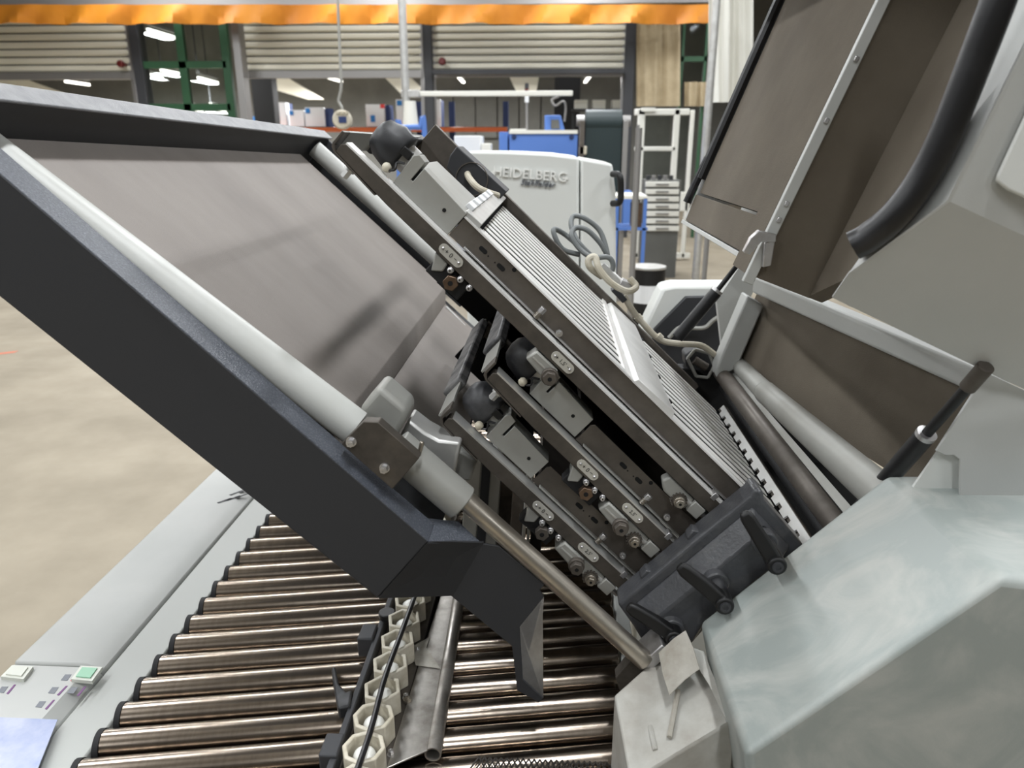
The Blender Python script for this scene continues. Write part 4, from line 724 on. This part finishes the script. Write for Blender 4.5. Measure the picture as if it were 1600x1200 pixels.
SR = thing('storage_rack', 'dark steel rack carrying pale bins behind the belt conveyor', 'rack', at(938, 171, 15)); WL[SR.name] = V((at(938, 171, 15).x, 15, 0)); SR.location = WL[SR.name]
fin('rack_board', pbox(MB(), 894, 170, 982, 173, 15, 0.45), M['dark'], SR)
for x in (896, 980): a = at(x, 172, 15.2); fin('rack_post', MB().box((a.x - .03, 15.2, 0), (a.x + .03, 15.26, a.z)), M['dark'], SR)
for i, x in enumerate((908, 936, 967)): bg('storage_bin', (x - 10, 156, x + 10, 169.9), 15.02, 0.4, 'white', ('pale bin above the conveyor, left of three', 'pale bin above the conveyor, middle of three', 'pale bin above the conveyor, right of three')[i], 'bin')
# curtains, glass door, posts at the right
def curtain(x0, x1, y0, y1, Y, m, label):
    n = 48; rows = []
    for k in range(4):
        yy = y0 + (y1 - y0) * k / 3; rows.append([at(x0 + (x1 - x0) * i / n, yy, Y) + V((0, 0.03 * math.sin(i * 0.5 + 0.1 * k) + 0.04 * math.sin(i * 0.23 + 0.4 * k), 0)) for i in range(n + 1)])
    tag(fin('curtain', cloth(rows), M[m]), label, 'curtain')
curtain(995, 1062, 25, 166, WY - .2, 'tan', 'tan hanging curtain beside the dark column'); curtain(1108, 1175, -30, 160, 10, 'white', 'white hanging curtain behind the raised hood edge'); curtain(1070, 1106, 128, 166, WY - .17, 'tan', 'short tan curtain piece under the right green frame')
GW2 = thing('green_window', 'narrow green window frame right of the tan curtain', 'window', at(1085, 130, WY))
for r in ((1064, 25, 1068, 365), (1100, 25, 1104, 365), (1064, 88, 1104, 96)): fin('frame_bar', (fbox if r[3] > 300 else pbox)(MB(), *r[:3], 170 if r[3] > 300 else r[3], WY - .1, 0.1), M['gframe'], GW2)
fin('pane', pbox(MB(), 1068, 25, 1100, 130, WY - .06, 0.01), M['glass'], GW2)
DR = thing('glass_door', 'white framed glass door with two panes below the tan curtain', 'door', at(1030, 300, 11))
dx0, dx1 = 992, 1052
for r in ((992, 170, 1003, 403), (1047, 170, 1056, 403), (1072, 172, 1078, 403), (992, 170, 1078, 180), (992, 229, 1056, 236), (992, 300, 1078, 330)): fin('door_frame', pbox(MB(), *r, 11, 0.08), M['white'], DR, 0.01)
fin('door_sill', pbox(MB(), 992, 396, 1078, 403, 11, 0.1), M['white'], DR)
for r in ((1003, 180, 1047, 229), (1003, 236, 1047, 300), (1056, 180, 1072, 300)): fin('pane', pbox(MB(), *r, 11.04, 0.01), M['glass'], DR)
fin('door_closer', pbox(MB(), 1003, 168, 1024, 174, 10.95, 0.06), M['white'], DR); fin('door_handle', MB().cyl(at(997, 205, 10.93), at(997, 195, 10.93), 0.02), M['silver'], DR)
DW = thing('drawer_cabinet', 'pale cabinet with many shallow drawers below the glass door', 'drawer cabinet', at(1035, 365, 9.5))
fin('cabinet_body', fbox(MB(), 1008, 282, 1062, 366, 9.5, 0.5), M['wallg'], DW)
for i in range(7): dwr = fin('drawer', pbox(MB(), 1009, 284 + i * 11.5, 1061, 292 + i * 11.5, 9.47, 0.05), M['white'], DW, 0.004); fin('drawer_handle', pbox(MB(), 1025, 287 + i * 11.5, 1045, 289 + i * 11.5, 9.45, 0.02), M['silver'], dwr)
for i in range(5): bg('tool_jar', (1010 + i * 9, 274, 1016 + i * 9, 282), 9.6, 0.06, ('dark', 'silver', 'dark', 'silver', 'dark')[i], 'small tool pot on the drawer cabinet, %s' % ('leftmost', 'second from left', 'middle', 'second from right', 'rightmost')[i], 'pot', 0.004)
BT = thing('blue_table', 'small blue steel table with boxes underneath, left of the drawers', 'table', at(990, 370, 6.6))
fin('table_top', pbox(MB(), 962, 306, 1012, 311, 6.6, 0.5), M['white'], BT); fin('side_panel', pbox(MB(), 974, 299, 986, 358, 7.78, 0.3), M['blue'], BT, 0.004)
for x in (964, 1008): fin('leg', MB().box((at(x, 330, 6.6).x - .015, 6.6, 0), (at(x, 330, 6.6).x + .015, 6.63, at(x, 310, 6.6).z)), M['blue'], BT)
fin('table_shelf', pbox(MB(), 962, 356, 1012, 360, 6.6, 0.4), M['blue'], BT); fin('goods', pbox(MB(), 988, 318, 1003, 356, 6.65, 0.2), M['brass'], BT)
def pole(x, y0, y1, Y, r, m, label):
    p = at(x, y1, Y); tag(fin('support_pole', MB().cyl((p.x, Y, max(0, p.z)), (p.x, Y, at(x, y0, Y).z), r), M[m]), label, 'pole')
pole(1084, -40, 470, 9.2, 0.045, 'alu', 'tall pale pole in front of the white curtain'); pole(969, 200, 800, 4.4, 0.018, 'silver', 'grey upright post right of the white folding machine cover'); pole(1063, 340, 900, 3.6, 0.012, 'silver', 'thin grey post right of the black drum'); pole(1104, 365, 1000, 3.0, 0.016, 'silver', 'grey post below the hood lip')
